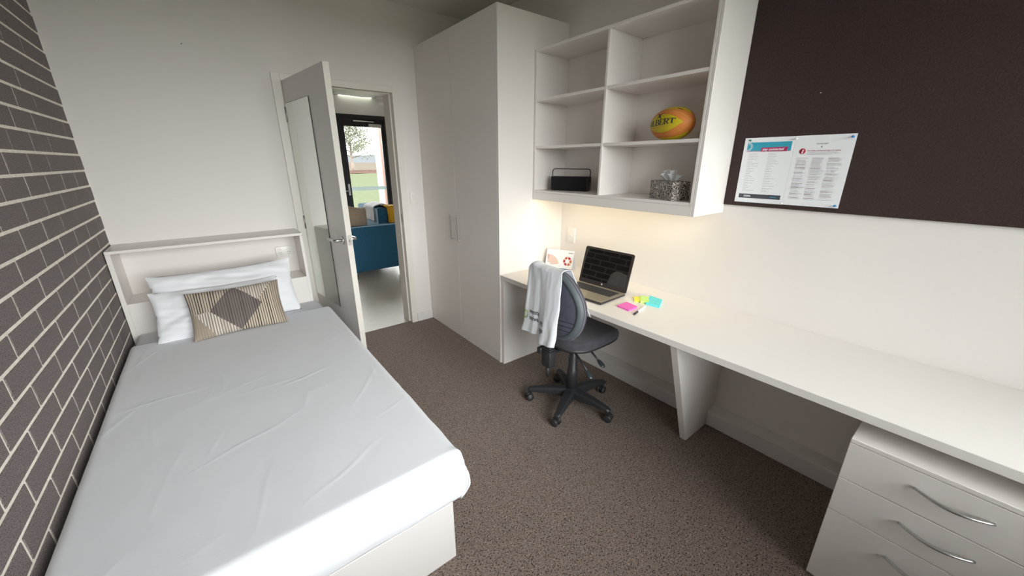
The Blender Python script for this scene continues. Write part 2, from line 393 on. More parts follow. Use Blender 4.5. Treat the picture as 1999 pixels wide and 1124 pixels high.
o = mb.build('wall_lounge_back', M_wall); tag(o, 'white lounge wall above the black glazed door', 'wall', kind='structure')
gd = thing('door_2', (2.8, YL + .05, 0), 'black aluminium glazed door looking onto the lawn', 'glazed door', kind='structure')
def fr(*a): return bx('frame_bar', M_blackal, gd, *a, .003)
fr(GX0, GX1, YL - .01, YL + .07, 2.20, GZ)
for a, b_ in ((GX0, GX0 + .06), (2.385, 2.425), (3.17, 3.235), (GX1 - .06, GX1)): fr(a, b_, YL - .01, YL + .07, 0, 2.20)
fr(GX0 + .06, 2.385, YL, YL + .06, 0, .10); fr(3.235, GX1 - .06, YL, YL + .06, 0, .10)
leaf_bars = [(2.425, 2.51, .02, 2.20), (3.125, 3.17, .02, 2.20)]
for a, b_, z0, z1 in leaf_bars: bx('stile', M_blackal, gd, a, b_, YL + .005, YL + .05, z0, z1, .003)
bx('top_rail', M_blackal, gd, 2.51, 3.125, YL + .005, YL + .05, 2.095, 2.20, .003); bx('bottom_rail', M_blackal, gd, 2.51, 3.125, YL + .005, YL + .05, .02, .16, .003)
for a, b_, z0 in ((2.51, 3.125, .16), (GX0 + .06, 2.385, .10), (3.235, GX1 - .06, .10)):
    g = MB().box(a, b_, YL + .024, YL + .030, z0, 2.095 if a == 2.51 else 2.20).build('pane', M_glass, gd)
MB().box(2.51, 3.125, YL + .020, YL + .0235, 1.055, 1.115).build('film_band', M_film, gd)
bx('closer_arm', M_steel, gd, 2.66, 3.0, YL - .035, YL - .012, 2.165, 2.182, .003); bx('closer_body', M_satin, gd, 2.90, 3.12, YL - .055, YL + .004, 2.085, 2.140, .006)
hh = bx('handle_plate', M_steel, gd, 2.452, 2.484, YL - .004, YL + .006, .98, 1.17, .003)
MB().tube([(2.468, YL - .004, 1.06), (2.468, YL - .05, 1.06), (2.40, YL - .052, 1.06)], .010, 10).build('lever', M_steel, hh)

# ---------------- outdoors
mb = MB(); mb._add([(-90, -60, -.12), (160, -60, -.12), (160, 72, -.12), (-90, 72, -.12)], [[0, 1, 2, 3]])
o = mb.build('lawn', M_grass, recalc=False); tag(o, 'pale green lawn outside the glazed door', 'lawn', kind='structure')
mb = MB(); mb.grid(lambda u, v: (-60 + 220 * u, 62 + 12 * v + 2 * noise.noise((u * 30, v, 1)), -.119 + .35 * math.sin(v * math.pi) + .12 * noise.noise((u * 60, v * 4, 0))), 160, 6)
o = mb.build('mulch_bed', M_mulch); tag(o, 'brown mulched strip at the far edge of the lawn', 'ground', kind='structure')
mb = MB(); mb._add([(-400, 72, -.13), (700, 72, -.13), (700, 420, 1.2), (-400, 420, 1.2)], [[0, 1, 2, 3]])
o = mb.build('dry_field', M_field, recalc=False); tag(o, 'straw coloured field beyond the tree', 'field', kind='structure')
mb = MB(); mb.grid(lambda u, v: (-700 + 1900 * u, 420 + 160 * v, 1 + (9 + 5 * noise.noise((u * 7, 0, 3)) + 1.5 * noise.noise((u * 60, 0, 5))) * math.sin(v * math.pi / 2)), 220, 6)
o = mb.build('hills', M_hill); tag(o, 'hazy line of low hills on the horizon', 'hills', kind='structure')
# the tree
tb = Vector((20.9, 70.6, -.1))
tree = thing('tree', tb, 'leafy tree on the lawn seen through the glazed door', 'tree')
mb = MB(); mb.tube([tb, tb + Vector((.05, 0, 1.2)), tb + Vector((-.05, 0, 2.6)), tb + Vector((.1, 0, 4.2)), tb + Vector((.0, 0, 7.5))], [.30, .24, .21, .15, .05], 10)
tips = []
for i in range(26):
    a = i * 2.4; z = 2.3 + i * .26; l = 4.6 - .11 * i
    p0 = tb + Vector((0, 0, z)); p1 = p0 + Vector((math.cos(a) * l * .5, math.sin(a) * l * .5, .75)); p2 = p0 + Vector((math.cos(a) * l, math.sin(a) * l, 1.3))
    mb.tube([p0, p1, p2], [.09, .06, .02], 6); tips += [p1, p2, (p1 + p2) / 2]
mb.build('trunk', M_bark, tree)
mb = MB(); rnd = random.Random(3)
for t in tips:
    for _ in range(320):
        p = t + Vector((rnd.gauss(0, .75), rnd.gauss(0, .75), rnd.gauss(.1, .5)))
        n = Vector((rnd.gauss(0, 1), rnd.gauss(0, 1), rnd.gauss(0, 1))).normalized(); q = n.orthogonal().normalized(); w_ = n.cross(q); s_ = rnd.uniform(.06, .12)
        mb._add([p - q * s_, p + w_ * s_ * .6, p + q * s_, p - w_ * s_ * .6], [[0, 1, 2, 3]])
fo = mb.build('foliage', M_leaf, tree, recalc=False); fo['kind'] = 'stuff'
ps = thing('veranda_post', (3.79, 9.05, -.12), 'square timber and grey clad post outside the glazed door', 'post')
bx('cladding', M_postw, ps, 3.705, 3.795, 9.0, 9.12, -.12, 3.2, .004); bx('timber_face', M_postb, ps, 3.795, 3.865, 9.01, 9.11, -.12, 3.2, .004)

# ================================================================== FURNITURE
# ---------------- wardrobe
XW, YW, ZW = 2.128, 2.169, 2.435
wd = thing('wardrobe', (2.44, 2.77, 0), 'tall white two-door wardrobe between the doorway and the desk', 'wardrobe')
bx('side_panel', M_mel, wd, XW - .001, W - .001, YW, YW + .018, 0, ZW); bx('side_panel', M_mel, wd, XW + .02, W - .001, D - .02, D - .001, .0, ZW)
bx('top_panel', M_mel, wd, XW + .019, W - .001, YW + .018, D - .02, ZW - .018, ZW); bx('back_panel', M_mel, wd, W - .012, W - .001, YW + .018, D - .02, .08, ZW - .018)
bx('plinth', M_mel, wd, XW + .004, XW + .02, YW + .018, D - .001, 0, .077); bx('floor_panel', M_mel, wd, XW + .02, W - .012, YW + .018, D - .02, .06, .077)
for y0, y1, hy_ in ((YW + .0195, 2.7655, 2.7135), (2.7685, D - .002, 2.8215)):
    d_ = bx('door', M_mel, wd, XW - .001, XW + .018, y0, y1, .080, ZW - .001, .0012)
    mb = MB(); mb.box(XW - .030, XW - .022, hy_ - .005, hy_ + .005, .904, 1.108, .001)
    for z in (.904, 1.098): mb.box(XW - .024, XW - .001, hy_ - .005, hy_ + .005, z, z + .010, .001)
    mb.build('handle', M_satin, d_)
# ---------------- wall shelf
XS, YS0, YS1, ZS0, ZS1 = 2.4346, 2.166, .9405, 1.263, 2.2295
sh = thing('wall_shelf', (2.6, 1.55, ZS0), 'white open wall shelf with six compartments above the desk', 'shelf unit')
bx('side_panel', M_mel, sh, XS + .001, W - .001, YS0 - .018, YS0, 1.331, ZS1); bx('side_panel', M_mel, sh, XS, W - .001, .9565, .9705, 1.315, ZS1 + .25)
bx('end_panel', M_mel, sh, XS, W - .001, YS1, .9555, ZS0, ZS1 + .25)
bx('divider', M_mel, sh, XS + .001, W - .012, 1.5475, 1.5635, 1.331, ZS1 - .016)
bx('back_panel', M_mel, sh, W - .012, W - .001, .9705, YS0 - .018, 1.331, ZS1 - .016)
bx('top_panel', M_mel, sh, XS + .001, W - .001, .9705, YS0 - .018, ZS1 - .016, ZS1)
bx('bottom_panel', M_mel, sh, XS + .001, W - .001, .9705, YS0, 1.315, 1.331)
bx('fascia', M_mel, sh, XS, XS + .017, .956, YS0, ZS0, 1.3145)
bx('underside', M_mel, sh, XS + .018, W - .001, .956, YS0, 1.297, 1.3145)
for z in (1.615, 1.916):
    bx('shelf', M_mel, sh, XS + .002, W - .012, 1.5635, YS0 - .018, z, z + .017); bx('shelf', M_mel, sh, XS + .002, W - .012, .9705, 1.5475, z, z + .017)
lt = thing('under_shelf_light', (2.475, 1.55, 1.28), 'slim warm strip light glowing under the wall shelf', 'strip light')
bx('housing', M_white_pl, lt, 2.46, 2.50, 1.0, 2.11, 1.284, 1.297, .002); bx('diffuser', M_led, lt, 2.463, 2.497, 1.005, 2.105, 1.278, 1.2838, .002)
# ---------------- desk
XD = 2.131
dk = thing('desk', (2.44, .6, 0), 'long white built-in desk running along the wall', 'desk')
bx('desktop', M_desk, dk, XD, W - .0005, YF + .001, YW - .0005, ZD - .034, ZD, .002)
bx('end_panel', M_mel, dk, XD + .006, W - .001, YW - .034, YW - .001, 0, ZD - .0345)
ysup = .795
MB().prism([(2.165, ysup, ZD - .0345), (2.44, ysup, 0), (2.669, ysup, 0), (2.669, ysup, .115), (W - .001, ysup, .115), (W - .001, ysup, ZD - .0345)], (0, .034, 0)).build('support_panel', M_mel, dk)
# ---------------- drawer pedestal
pd = thing('drawer_pedestal', (2.38, -.13, 0), 'white three-drawer pedestal under the near end of the desk', 'drawers')
PY0, PY1, PX = -.374, .122, 2.10
bx('carcass', M_mel, pd, PX + .02, 2.64, PY0 + .004, PY1 - .004, .02, .622, .002); bx('top_panel', M_mel, pd, PX - .001, 2.64, PY0, PY1, .6235, .641, .002)
for z0, z1, hz in ((.479, .6215, .568), (.336, .4765, .4225), (.012, .3335, .272)):
    d_ = bx('drawer', M_mel, pd, PX, PX + .019, PY0, PY1, z0, z1, .0015)
    pts = []; rr = []
    for i in range(15):
        t = i / 14; s_ = math.sin(math.pi * t)
        pts.append((PX - .0045 - .030 * s_, -.046 - .160 * t, hz - .002)); rr.append(.0052 + .0015 * s_)
    MB().tube(pts, rr, 10, flat=.75).build('handle', M_steel, d_)
for x in (2.2, 2.55):
    for y in (-.30, .05): MB().lathe((x, y, .0), [(0, 0), (.02, 0), (.02, .0195), (0, .0195)], 12).build('glide', M_blackpl, pd)
# ---------------- headboard
hb = thing('headboard', (.51, 3.23, 0), 'white box headboard with a long open niche behind the pillows', 'headboard')
YH = 3.094
bx('top_shelf', M_mel, hb, .007, 1.026, YH, D - .001, 1.019, 1.0365, .0015)
bx('side_panel', M_mel, hb, .007, .030, YH + .001, D - .001, 0, 1.0185); bx('side_panel', M_mel, hb, 1.006, 1.026, YH + .001, D - .001, 0, 1.0185)
bx('back_panel', M_mel, hb, .030, 1.006, D - .018, D - .001, .70, 1.0185); bx('niche_floor', M_mel, hb, .030, 1.006, YH + .018, D - .018, .690, .708)
bx('front_panel', M_mel, hb, .030, 1.006, YH, YH + .017, .05, .711)

def outlet(name, c, nx, uax, w, h, label, kind='gpo'):
    """wall plate: centre c, outward normal nx, horizontal axis uax"""
    n = Vector(nx); u = Vector(uax); z = Vector((0, 0, 1)); c = Vector(c)
    cat = 'power outlet' if kind == 'gpo' else 'light switch'
    r = thing(name, c - z * h / 2, label, cat)
    MB().obox(c + n * .0045, u, n, z, w / 2, .0045, h / 2, .002, 2).build('plate', M_white_pl, r)
    def small(nm, du, dz, a, b_, m=M_white_pl, t=.0015, rot=0):
        uu = u * math.cos(rot) + z * math.sin(rot); zz = -u * math.sin(rot) + z * math.cos(rot)
        return MB().obox(c + n * (.009 + t / 2) + u * du + z * dz, uu, n, zz, a / 2, t / 2, b_ / 2, .0003).build(nm, m, r)
    if kind == 'gpo':
        for s_ in (-1, 1):
            small('rocker', s_ * .028, .020, .020, .012, t=.004)
            small('slot', s_ * .028 - .007, -.008, .0025, .008, M_dark, .0004, R(-30)); small('slot', s_ * .028 + .007, -.008, .0025, .008, M_dark, .0004, R(30)); small('slot', s_ * .028, -.022, .0025, .008, M_dark, .0004)
    elif kind == 'four':
        for a in (-1, 1):
            for b_ in (-1, 1):
                MB().lathe(c + n * .009 + u * a * .013 + z * (b_ * .013 ), [(0, 0), (.0095, 0), (.0095, .002), (.008, .0032), (0, .0032)], 18, n).build('rocker', M_white_pl, r)
    else:
        MB().lathe(c + n * .009, [(0, 0), (.0105, 0), (.0105, .003), (.009, .0045), (0, .0045)], 18, n).build('rocker', M_white_pl, r)
    return r
outlet('power_outlet', (.922, D - .018, .8705), (0, -1, 0), (1, 0, 0), .115, .076, 'white double power outlet inside the headboard niche')
outlet('light_switch', (2.03, D, 1.215), (0, -1, 0), (1, 0, 0), .076, .114, 'white four-button switch plate between doorway and wardrobe', 'four')
outlet('light_switch', (W, 2.053, .976), (-1, 0, 0), (0, -1, 0), .080, .118, 'white single-button switch plate on the wall under the shelf', 'single')

o = MB().lathe((0.594, D, 2.216), [(0, 0), (.003, 0), (.003, .002), (0, .003)], 10, (0, -1, 0)).build('nail', M_dark); tag(o, 'tiny dark nail in the white wall high above the headboard', 'nail')
# ---------------- bed
bed = thing('bed', (.55, 2.05, 0), 'white panelled bed base carrying the made-up mattress', 'bed')
bx('foot_panel', M_base, bed, .03, 1.058, 1.020, 1.038, 0, .285, .002); bx('side_panel', M_base, bed, 1.040, 1.058, 1.038, YH - .002, 0, .285, .002); bx('side_panel', M_base, bed, .03, .048, 1.038, YH - .002, 0, .285, .002)
bx('slat_deck', M_base, bed, .048, 1.040, 1.038, YH - .002, .262, .280, .001)
ZT = .526
MB().box(.034, 1.056, 1.022, YH - .004, .286, ZT - .008, .026, 4).build('mattress', M_sheet, bed)
# cover: a draped cloth over the mattress, hem tucked at the base
BX0, BX1, BY0, BY1 = .018, 1.094, .992, 2.86
def prof(s, lo, hi, r, drop_lo, drop_hi):
    """unrolled coordinate -> (position, drop)"""
    q = math.pi / 2 * r
    if s < lo + r:
        t = lo + r - s
        if t < q: a = t / r; return lo + r - r * math.sin(a), r - r * math.cos(a)
        return lo, min(r + t - q, drop_lo)
    if s > hi - r:
        t = s - (hi - r)
        if t < q: a = t / r; return hi - r + r * math.sin(a), r - r * math.cos(a)
        return hi, min(r + t - q, drop_hi)
    return s, 0.0
rr_ = random.Random(11); ridges = []
for _ in range(34):
    x, y, a, l, h, w_ = rr_.uniform(.05, 1.05), rr_.uniform(1.1, 2.7), R(rr_.choice((75, 80, 95, 20, 12, 60)) + rr_.uniform(-10, 10)), rr_.uniform(.05, .22), rr_.uniform(.0005, .0018), rr_.uniform(.004, .009)
    ridges.append((x, y, math.cos(a), math.sin(a), l, h, w_))
def cover_pt(u, v):
    rad = .032; drop = .245
    s = (BX0 - .20) + u * (BX1 + .20 - (BX0 - .20)); t = (BY0 - .20) + v * (BY1 - BY0 + .20)
    px, dx = prof(s, BX0, BX1, rad, drop, drop); py, dy = prof(t, BY0, BY1 + 5, rad, drop, drop)
    d_ = max(dx, dy) if min(dx, dy) > rad else (dx ** 3 + dy ** 3) ** (1 / 3)
    z = ZT - d_
    n1 = noise.noise((s * 3.1, t * 2.3, .3)); n2 = noise.noise((s * 9, t * 7, 1.7)); n3 = noise.noise((s * 22, t * 9, 4.1))
    hgt = .003 * n1 + .0010 * n2 + .0006 * n3
    for (x, y, c, s2, l, h, w_) in ridges:
        a = (s - x) * c + (t - y) * s2; b_ = -(s - x) * s2 + (t - y) * c + .022 * noise.noise((s * 6 + x * 9, t * 6, y))
        if abs(a) < l * 1.5 and abs(b_) < w_ * 4: hgt += h * math.exp(-(b_ / w_) ** 2) * math.exp(-(a / l) ** 2)
    if d_ < rad * .9: z += hgt
    side = max(0, d_ - .03)
    if dx > .02:
        k = (1 if s > .5 else -1) * (.010 * math.sin(min(1, side / .2) * math.pi) + hgt * 1.6 + .004 * n2); px += k if s > .5 else min(0.0, k) * .3
        if d_ > .13 and s > .5: px -= ((d_ - .13) / .115) ** 2 * .030
    if dy > .02:
        py -= .016 * math.sin(min(1, side / .2) * math.pi) + hgt * 1.6
        if d_ > .13: py += ((d_ - .13) / .115) ** 2 * .018
    q2 = (s - BX1) ** 2 + (t - BY0) ** 2        # little folded ear at the corner
    if s > .5: z += .014 * math.exp(-q2 / .0011)
    if d_ > .18: z += .010 * noise.noise((s * 5, t * 5, 9)) 
    return (max(px, .012), py, z + .001)
mb = MB(); mb.grid(cover_pt, 210, 300)
cv = mb.build('bed_cover', M_cover, solid=.003); tag(cv, 'white textured cotton cover spread over the bed', 'bed cover')

def pillow_bm(mb, c, ux, uy, un, w, h, t, seed, wr=.012, nx=60, ny=40, pinch=.10, p=2.6):
    ux, uy, un, c = Vector(ux).normalized(), Vector(uy).normalized(), Vector(un).normalized(), Vector(c)
    for sgn in (1, -1):
        def f(u, v):
            a, b_ = u * 2 - 1, v * 2 - 1
            edge = max(0, (1 - abs(a) ** p)) ** .55 * max(0, (1 - abs(b_) ** p)) ** .55
            sx = 1 - pinch * (1 - abs(b_) ** 2) * abs(a) ** 3 * .5; sy = 1 - pinch * (1 - abs(a) ** 2) * abs(b_) ** 3 * .8
            n = noise.noise((a * 2.2 + seed, b_ * 1.8, sgn * .7 + seed)) + .5 * noise.noise((a * 5 + seed, b_ * 5, seed)) + .35 * noise.noise((a * 3 + b_ * 9, a * 2, seed + 3))
            d_ = sgn * (t / 2 * edge) + wr * n * (.35 + edge) * (1 if sgn > 0 else .3)
            return c + ux * (a * w / 2 * sx) + uy * (b_ * h / 2 * sy) + un * d_
        mb.grid(f, nx, ny)
    return mb
s5 = lambda a: (0, math.cos(R(a)), math.sin(R(a)))
# back pillow leans on the headboard, front pillow lies against it
def nrm(a): return (0, -math.sin(R(a)), math.cos(R(a)))
mb = pillow_bm(MB(), (.53, 3.005, .692), (1, .01, .012), s5(66), nrm(66), .77, .385, .11, 1.3, .014)
o = mb.build('pillow', M_pillow, weld=.0005); tag(o, 'white pillow at the back, propped against the headboard', 'pillow', 'pillows on the bed')
mb = pillow_bm(MB(), (.475, 2.888, .650), (1, -.02, .0), s5(58), nrm(58), .66, .32, .10, 5.1, .016)
o = mb.build('pillow', M_pillow, weld=.0005); tag(o, 'white pillow in front, its left corner showing beside the striped cushion', 'pillow', 'pillows on the bed')
# striped cushion with diamond
def cushion():
    mb = MB(); w, h, t = .485, .300, .12; c = Vector((.555, 2.785, .655)); ux = Vector((1, .0, .006)).normalized(); a_ = 57; uy = Vector(s5(a_)); un = Vector(nrm(a_)); cols = []
    NX, NY = 260, 130
    for sgn in (1, -1):
        def f(u, v):
            a, b_ = u * 2 - 1, v * 2 - 1
            edge = max(0, 1 - abs(a) ** 2.8) ** .5 * max(0, 1 - abs(b_) ** 2.8) ** .5
            sx = 1 - .05 * (1 - b_ * b_) * abs(a) ** 3; sy = 1 - .09 * (1 - a * a) * abs(b_) ** 3
            rib = .0016 * math.cos(a * 36 * math.pi)
            return c + ux * (a * w / 2 * sx) + uy * (b_ * h / 2 * sy) + un * (sgn * (t / 2 * edge) + rib * edge + .006 * noise.noise((a * 2, b_ * 2, 8)) * edge)
        mb.grid(f, NX, NY)
        for j in range(NY):
            for i in range(NX):
                a, b_ = i / (NX - 1) * 2 - 1, j / (NY - 1) * 2 - 1
                ph = (a * 18) % 1.0; line = ph < .34
                dia = abs(a + .03) / .55 + abs(b_) / .98 < 1
                if dia: col = (.085, .068, .065) if line else (.21, .175, .165)
                elif (a > -.03 and b_ > 0 and a < .62 + (b_ - .5) * .5) or (a < 0 and b_ < 0 and a > -.72 - (b_ + .5) * .35): col = (.74, .69, .62) if line else (.36, .31, .26)
                elif a < -.5 and b_ < .05 - (a + .95) * 1.5: col = (.30, .25, .20) if line else (.43, .36, .285)
                elif a > .80 : col = (.22, .18, .15) if line else (.43, .36, .285)
                else: col = (.05, .04, .038) if line else (.58, .50, .40)
                cols.append(col)
    me_o = mb.build('cushion', mat('cushion_weave', (.5, .4, .3), .9, bump=(700, .5, .0015), attr='weave'))
    ca = me_o.data.color_attributes.new('weave', 'FLOAT_COLOR', 'POINT')
    for k, cc in enumerate(cols): ca.data[k].color = (*cc, 1)
    tag(me_o, 'striped beige cushion with a dark diamond in front of the pillows', 'cushion'); return me_o
cushion()

# ---------------- pinboard, notices, pins
o = MB().box(W - .014, W - .0005, YF + .06, .9395, 1.308, 2.56, .002).build('pinboard', M_pin); tag(o, 'large dark brown felt pinboard above the desk', 'pinboard')
PZ0, PZ1 = 1.328, 1.6385; XP = W - .0155
def rect(mb, ya, yb, za, zb, mi=0, x=XP - .0006):
    mb._add([(x, ya, za), (x, yb, za), (x, yb, zb), (x, ya, zb)], [[0, 1, 2, 3]], False, mi)
def sheet_fn(mb, y0, y1, curl):
    def f(u, v):
        y = y0 + (y1 - y0) * u; z = PZ0 + (PZ1 - PZ0) * v
        return (XP - curl * (math.sin(u * math.pi) * .5) * abs(math.sin(v * math.pi)), y, z)
    mb.grid(f, 14, 18)
n1 = thing('notice', (XP, .776, PZ0), 'white notice headed stay connected, with teal banner, on the pinboard', 'notice')
mb = MB(); mb.box(XP - .0004, XP + .0012, .668, .8855, PZ0, PZ1); mb.build('sheet', M_paper, n1)
mb = MB(); rect(mb, .870, .6795, 1.5765, 1.617); mb.build('banner', M_teal, n1)
mb = MB(); x2 = XP - .0009; mb._add([(x2, .807, 1.574), (x2, .695, 1.574), (x2, .692, 1.5935), (x2, .804, 1.5915)], [[0, 1, 2, 3]]); rect(mb, .870, .6795, 1.5745, 1.5762, x=x2); mb.build('title_panel', M_magenta, n1)
mb = MB(); place_bm(mb, text_bm('stay connected', .0165, .25, .0004), lambda x, y: (XP - .0012, .800 - x * .90, 1.5785 + y)); mb.build('title_lettering', M_paper, n1)
mb = MB()      # white starburst at the left of the banner
for i in range(9):
    a = R(-88 + i * 22); cy, cz = .866, 1.597
    def P(r, w_): return (XP - .0010, cy - r * math.cos(a) + w_ * math.sin(a), cz + r * math.sin(a) + w_ * math.cos(a))
    mb._add([P(.009, 0), P(.022, .0026), P(.019, 0), P(.022, -.0026)], [[0, 1, 2], [0, 2, 3]])
mb.build('starburst', M_paper, n1)
mb = MB(); rect(mb, .869, .680, 1.3495, 1.370); mb.build('footer', M_slate, n1)
mb = MB(); rect(mb, .846, .815, 1.361, 1.3635, x=XP - .0009); rect(mb, .846, .812, 1.3565, 1.359, x=XP - .0009); mb.build('footer_lettering', M_paper, n1)
mb = MB(); rect(mb, .725, .697, 1.358, 1.361, x=XP - .0009); mb.build('footer_link', M_teal, n1)
mb = MB(); rl = random.Random(5)
for c0 in (.858, .770):
    z = 1.563
    while z > 1.385:
        rect(mb, c0, c0 - rl.uniform(.022, .055), z, z + .0018); rect(mb, c0, c0 - rl.uniform(.015, .04), z - .0042, z - .0031); z -= .0117
mb.build('text_lines', M_ink, n1)['kind'] = 'stuff'
n2 = thing('notice', (XP, .559, PZ0), 'white notice with a red information circle and three text columns', 'notice')
mb = MB(); mb.box(XP - .0006, XP + .0012, .4505, .6675, PZ0 + .001, PZ1 + .0005); mb.build('sheet', M_paper, n2)
mb = MB(); mb.lathe((XP - .0007, .632, 1.5715), [(0, 0), (.0125, 0), (.0125, .0003), (0, .0003)], 28, (-1, 0, 0)); ic = mb.build('information_circle', M_red, n2)
mb = MB(); place_bm(mb, text_bm('i', .024, .2, .0012), lambda x, y: (XP - .0013, .635 - x, 1.563 + y)); mb.build('information_letter', M_paper, ic)
mb = MB(); place_bm(mb, text_bm('Your Guide to Services and Support for students', .0076, 0, .00008), lambda x, y: (XP - .0009, .613 - x * .80, 1.5715 + y)); mb.build('title_lettering', M_red, n2)
mb = MB(); place_bm(mb, text_bm('WESTERN SYDNEY', .0062, 0, 0), lambda x, y: (XP - .0009, .585 - x * .85, 1.6005 + y)); mb.build('header_lettering', M_inkdark, n2)
mb = MB(); rect(mb, .566, .561, 1.587, 1.592); 
for z in (1.566, 1.5615, 1.557): rect(mb, .612, .612 - rl.uniform(.09, .14), z, z + .0010)
for c0 in (.648, .588, .529):
    z = 1.538
    while z > 1.36:
        if rl.random() < .3: z -= .004
        rect(mb, c0, c0 - rl.uniform(.03, .052), z, z + .0009); z -= .0036
mb.build('text_lines', M_ink, n2)['kind'] = 'stuff'
mb = MB()
for c0 in (.648, .588, .529):
    z = 1.541
    while z > 1.36: rect(mb, c0, c0 - rl.uniform(.025, .045), z, z + .0015, x=XP - .0009); z -= rl.uniform(.014, .03)
mb.build('heading_lines', mat('print_brick', (.45, .27, .27), .7), n2)['kind'] = 'stuff'
for nm, m, y, z, lb in (('green', M_pingreen, .860, 1.626, 'green push pin above the teal banner notice'), ('clear', M_pinclear, .664, 1.627, 'clear push pin at the top where the two notices meet'), ('clear', M_pinclear, .668, 1.334, 'clear push pin at the bottom where the two notices meet'),
                        ('blue', M_pinblue, .462, 1.626, 'blue push pin in the top right corner of the notices'), ('blue', M_pinblue, .462, 1.339, 'blue push pin in the bottom right corner of the notices')):
    r = thing('push_pin', (XP, y, z - .005), lb, 'push pin', 'push pins holding the notices')
    MB().lathe((XP - .001, y, z), [(0, 0), (.0045, 0), (.0045, .002), (.0025, .003), (.0025, .008), (.0042, .0095), (.0042, .0115), (0, .012)], 14, (-1, .1, .1)).build('head', m, r)
    MB().tube([(XP - .001, y, z), (XP + .008, y, z)], .0005, 6).build('needle', M_steel, r)
o = MB().box(W - .0155, W - .0138, .611, .616, 1.810, 1.8122, .0003).build('staple', M_paper); tag(o, 'tiny white paper scrap stapled high on the pinboard', 'scrap')

# ---------------- things on the shelf
# speaker
a = Vector((2.613 - 2.510, 1.803 - 2.060, 0)).normalized(); bk = Vector((-a.y, a.x, 0)); bk = bk if bk.x > 0 else -bk
c0 = Vector((2.510, 2.060, 1.331)); ctr = c0 + a * .1385 + bk * .045
sp = thing('speaker', ctr, 'black portable speaker with wire carry handle on the lowest shelf', 'speaker')
Z = Vector((0, 0, 1))
MB().obox(ctr + Z * .050, a, bk, Z, .1385, .042, .048, .006, 3).build('body', mat('speaker_case', (.012, .012, .014), .4), sp)
MB().obox(ctr + Z * .050 - bk * .0425, a, bk, Z, .130, .002, .043, .001).build('grille', mat('speaker_cloth', (.002, .002, .004), .85, bump=(1500, .6, .001)), sp)
for s_ in (-.12, .12): MB().obox(ctr + a * s_ + Z * .001, a, bk, Z, .010, .03, .001, 0).build('foot', M_blackpl, sp)
pts = []; e1 = ctr - a * .1425; e2 = ctr + a * .1425
pts = [e1 + Z * .070, e1 + Z * .130] + [e1 + a * (.018 - .018 * math.cos(R(t))) + Z * (.130 + .018 * math.sin(R(t))) for t in (30, 60, 90)] + \
      [e2 - a * (.018 - .018 * math.cos(R(t))) + Z * (.130 + .018 * math.sin(R(t))) for t in (90, 60, 30)] + [e2 + Z * .130, e2 + Z * .070]
MB().tube(pts, .0032, 8).build('carry_handle', M_blackpl, sp)
for e, s_ in ((e1, -1), (e2, 1)): MB().lathe(e + Z * .070 - a * s_ * .006, [(0, 0), (.006, 0), (.006, .010), (0, .011)], 12, a * s_).build('pivot', M_blackpl, sp)
# rugby ball
bc = Vector((2.525, 1.172, 1.633 + .0805)); BA, BR_ = .136, .080
def ball_pt(s, th, off=0.0):
    """s in -1..1 along -y, th angle from -x direction upwards"""
    r = BR_ * max(0, 1 - abs(s) ** 2.25) ** .56 + off
    tilt = .05
    return bc + Vector((-.957, .29, 0)) * (r * math.cos(th)) + Vector((-.29, -.957, 0)) * (BA * s) + Vector((0, 0, r * math.sin(th)))
ball = thing('rugby_ball', bc - Z * .0805, 'yellow and orange rugby ball lettered GILBERT on the middle shelf', 'ball')
NX, NY = 360, 241
mb = MB(); ss = [-1 + 2 * j / (NY - 1) for j in range(NY)]; ss = [math.sin(s * math.pi / 2) for s in ss]
vs = []; cols = []
for s in ss:
    for i in range(NX):
        th = 2 * math.pi * i / NX; vs.append(ball_pt(s, th))
        q = (math.degrees(th) + 45) % 90 - 45         # angle from the nearest panel centre
        lim = 34 * max(0, 1 - (abs(s) / .86) ** 2.2) ** .6
        seam = abs(abs(q) - 45)
        def mixc(c1, c2, t): t = max(0, min(1, t)); return tuple(x + (y - x) * t for x, y in zip(c1, c2))
        col = (.72, .24, .055)
        if abs(s) > .05: col = mixc((.74, .46, .12), col, seam * (1 - s * s) ** .5 / .8 - .3)
        col = mixc(col, (.60, .15, .02), (lim + 2.2 - abs(q)) / 1.4 if lim > 0 else 0)
        col = mixc(col, (.62, .50, .012), (lim - abs(q)) / 1.4 if lim > 0 else 0)
        cols.append(col)
mb._add(vs, [[j * NX + i, j * NX + (i + 1) % NX, (j + 1) * NX + (i + 1) % NX, (j + 1) * NX + i] for j in range(NY - 1) for i in range(NX)], True)
bo = mb.build('ball_skin', mat('ball_rubber', (.6, .5, .02), .5, bump=(1400, .4, .0008), attr='panels'), ball)
ca = bo.data.color_attributes.new('panels', 'FLOAT_COLOR', 'POINT')
for k, cc in enumerate(cols): ca.data[k].color = (*cc, 1)
# serif lettering drawn as strokes: u to the right, v up
def stroke(mb, pts, w, f, step=.02, vert=None):
    P = [Vector((p[0], p[1])) for p in pts]; ws = w if isinstance(w, (list, tuple)) else [w] * len(P)
    L = []; 
    for i in range(len(P) - 1):
        n = max(1, int((P[i + 1] - P[i]).length / step))
        for k in range(n + (1 if i == len(P) - 2 else 0)): t = k / n; L.append((P[i].lerp(P[i + 1], t), ws[i] * (1 - t) + ws[i + 1] * t))
    vs = []
    for i, (p, w_) in enumerate(L):
        t = (L[min(i + 1, len(L) - 1)][0] - L[max(i - 1, 0)][0]).normalized(); n = Vector((-t.y, t.x))
        for e in (-.5, 0, .5): vs.append(f(*(p + n * w_ * e)))
    mb._add(vs, [[i * 3 + k, i * 3 + k + 1, (i + 1) * 3 + k + 1, (i + 1) * 3 + k] for i in range(len(L) - 1) for k in range(2)], True)
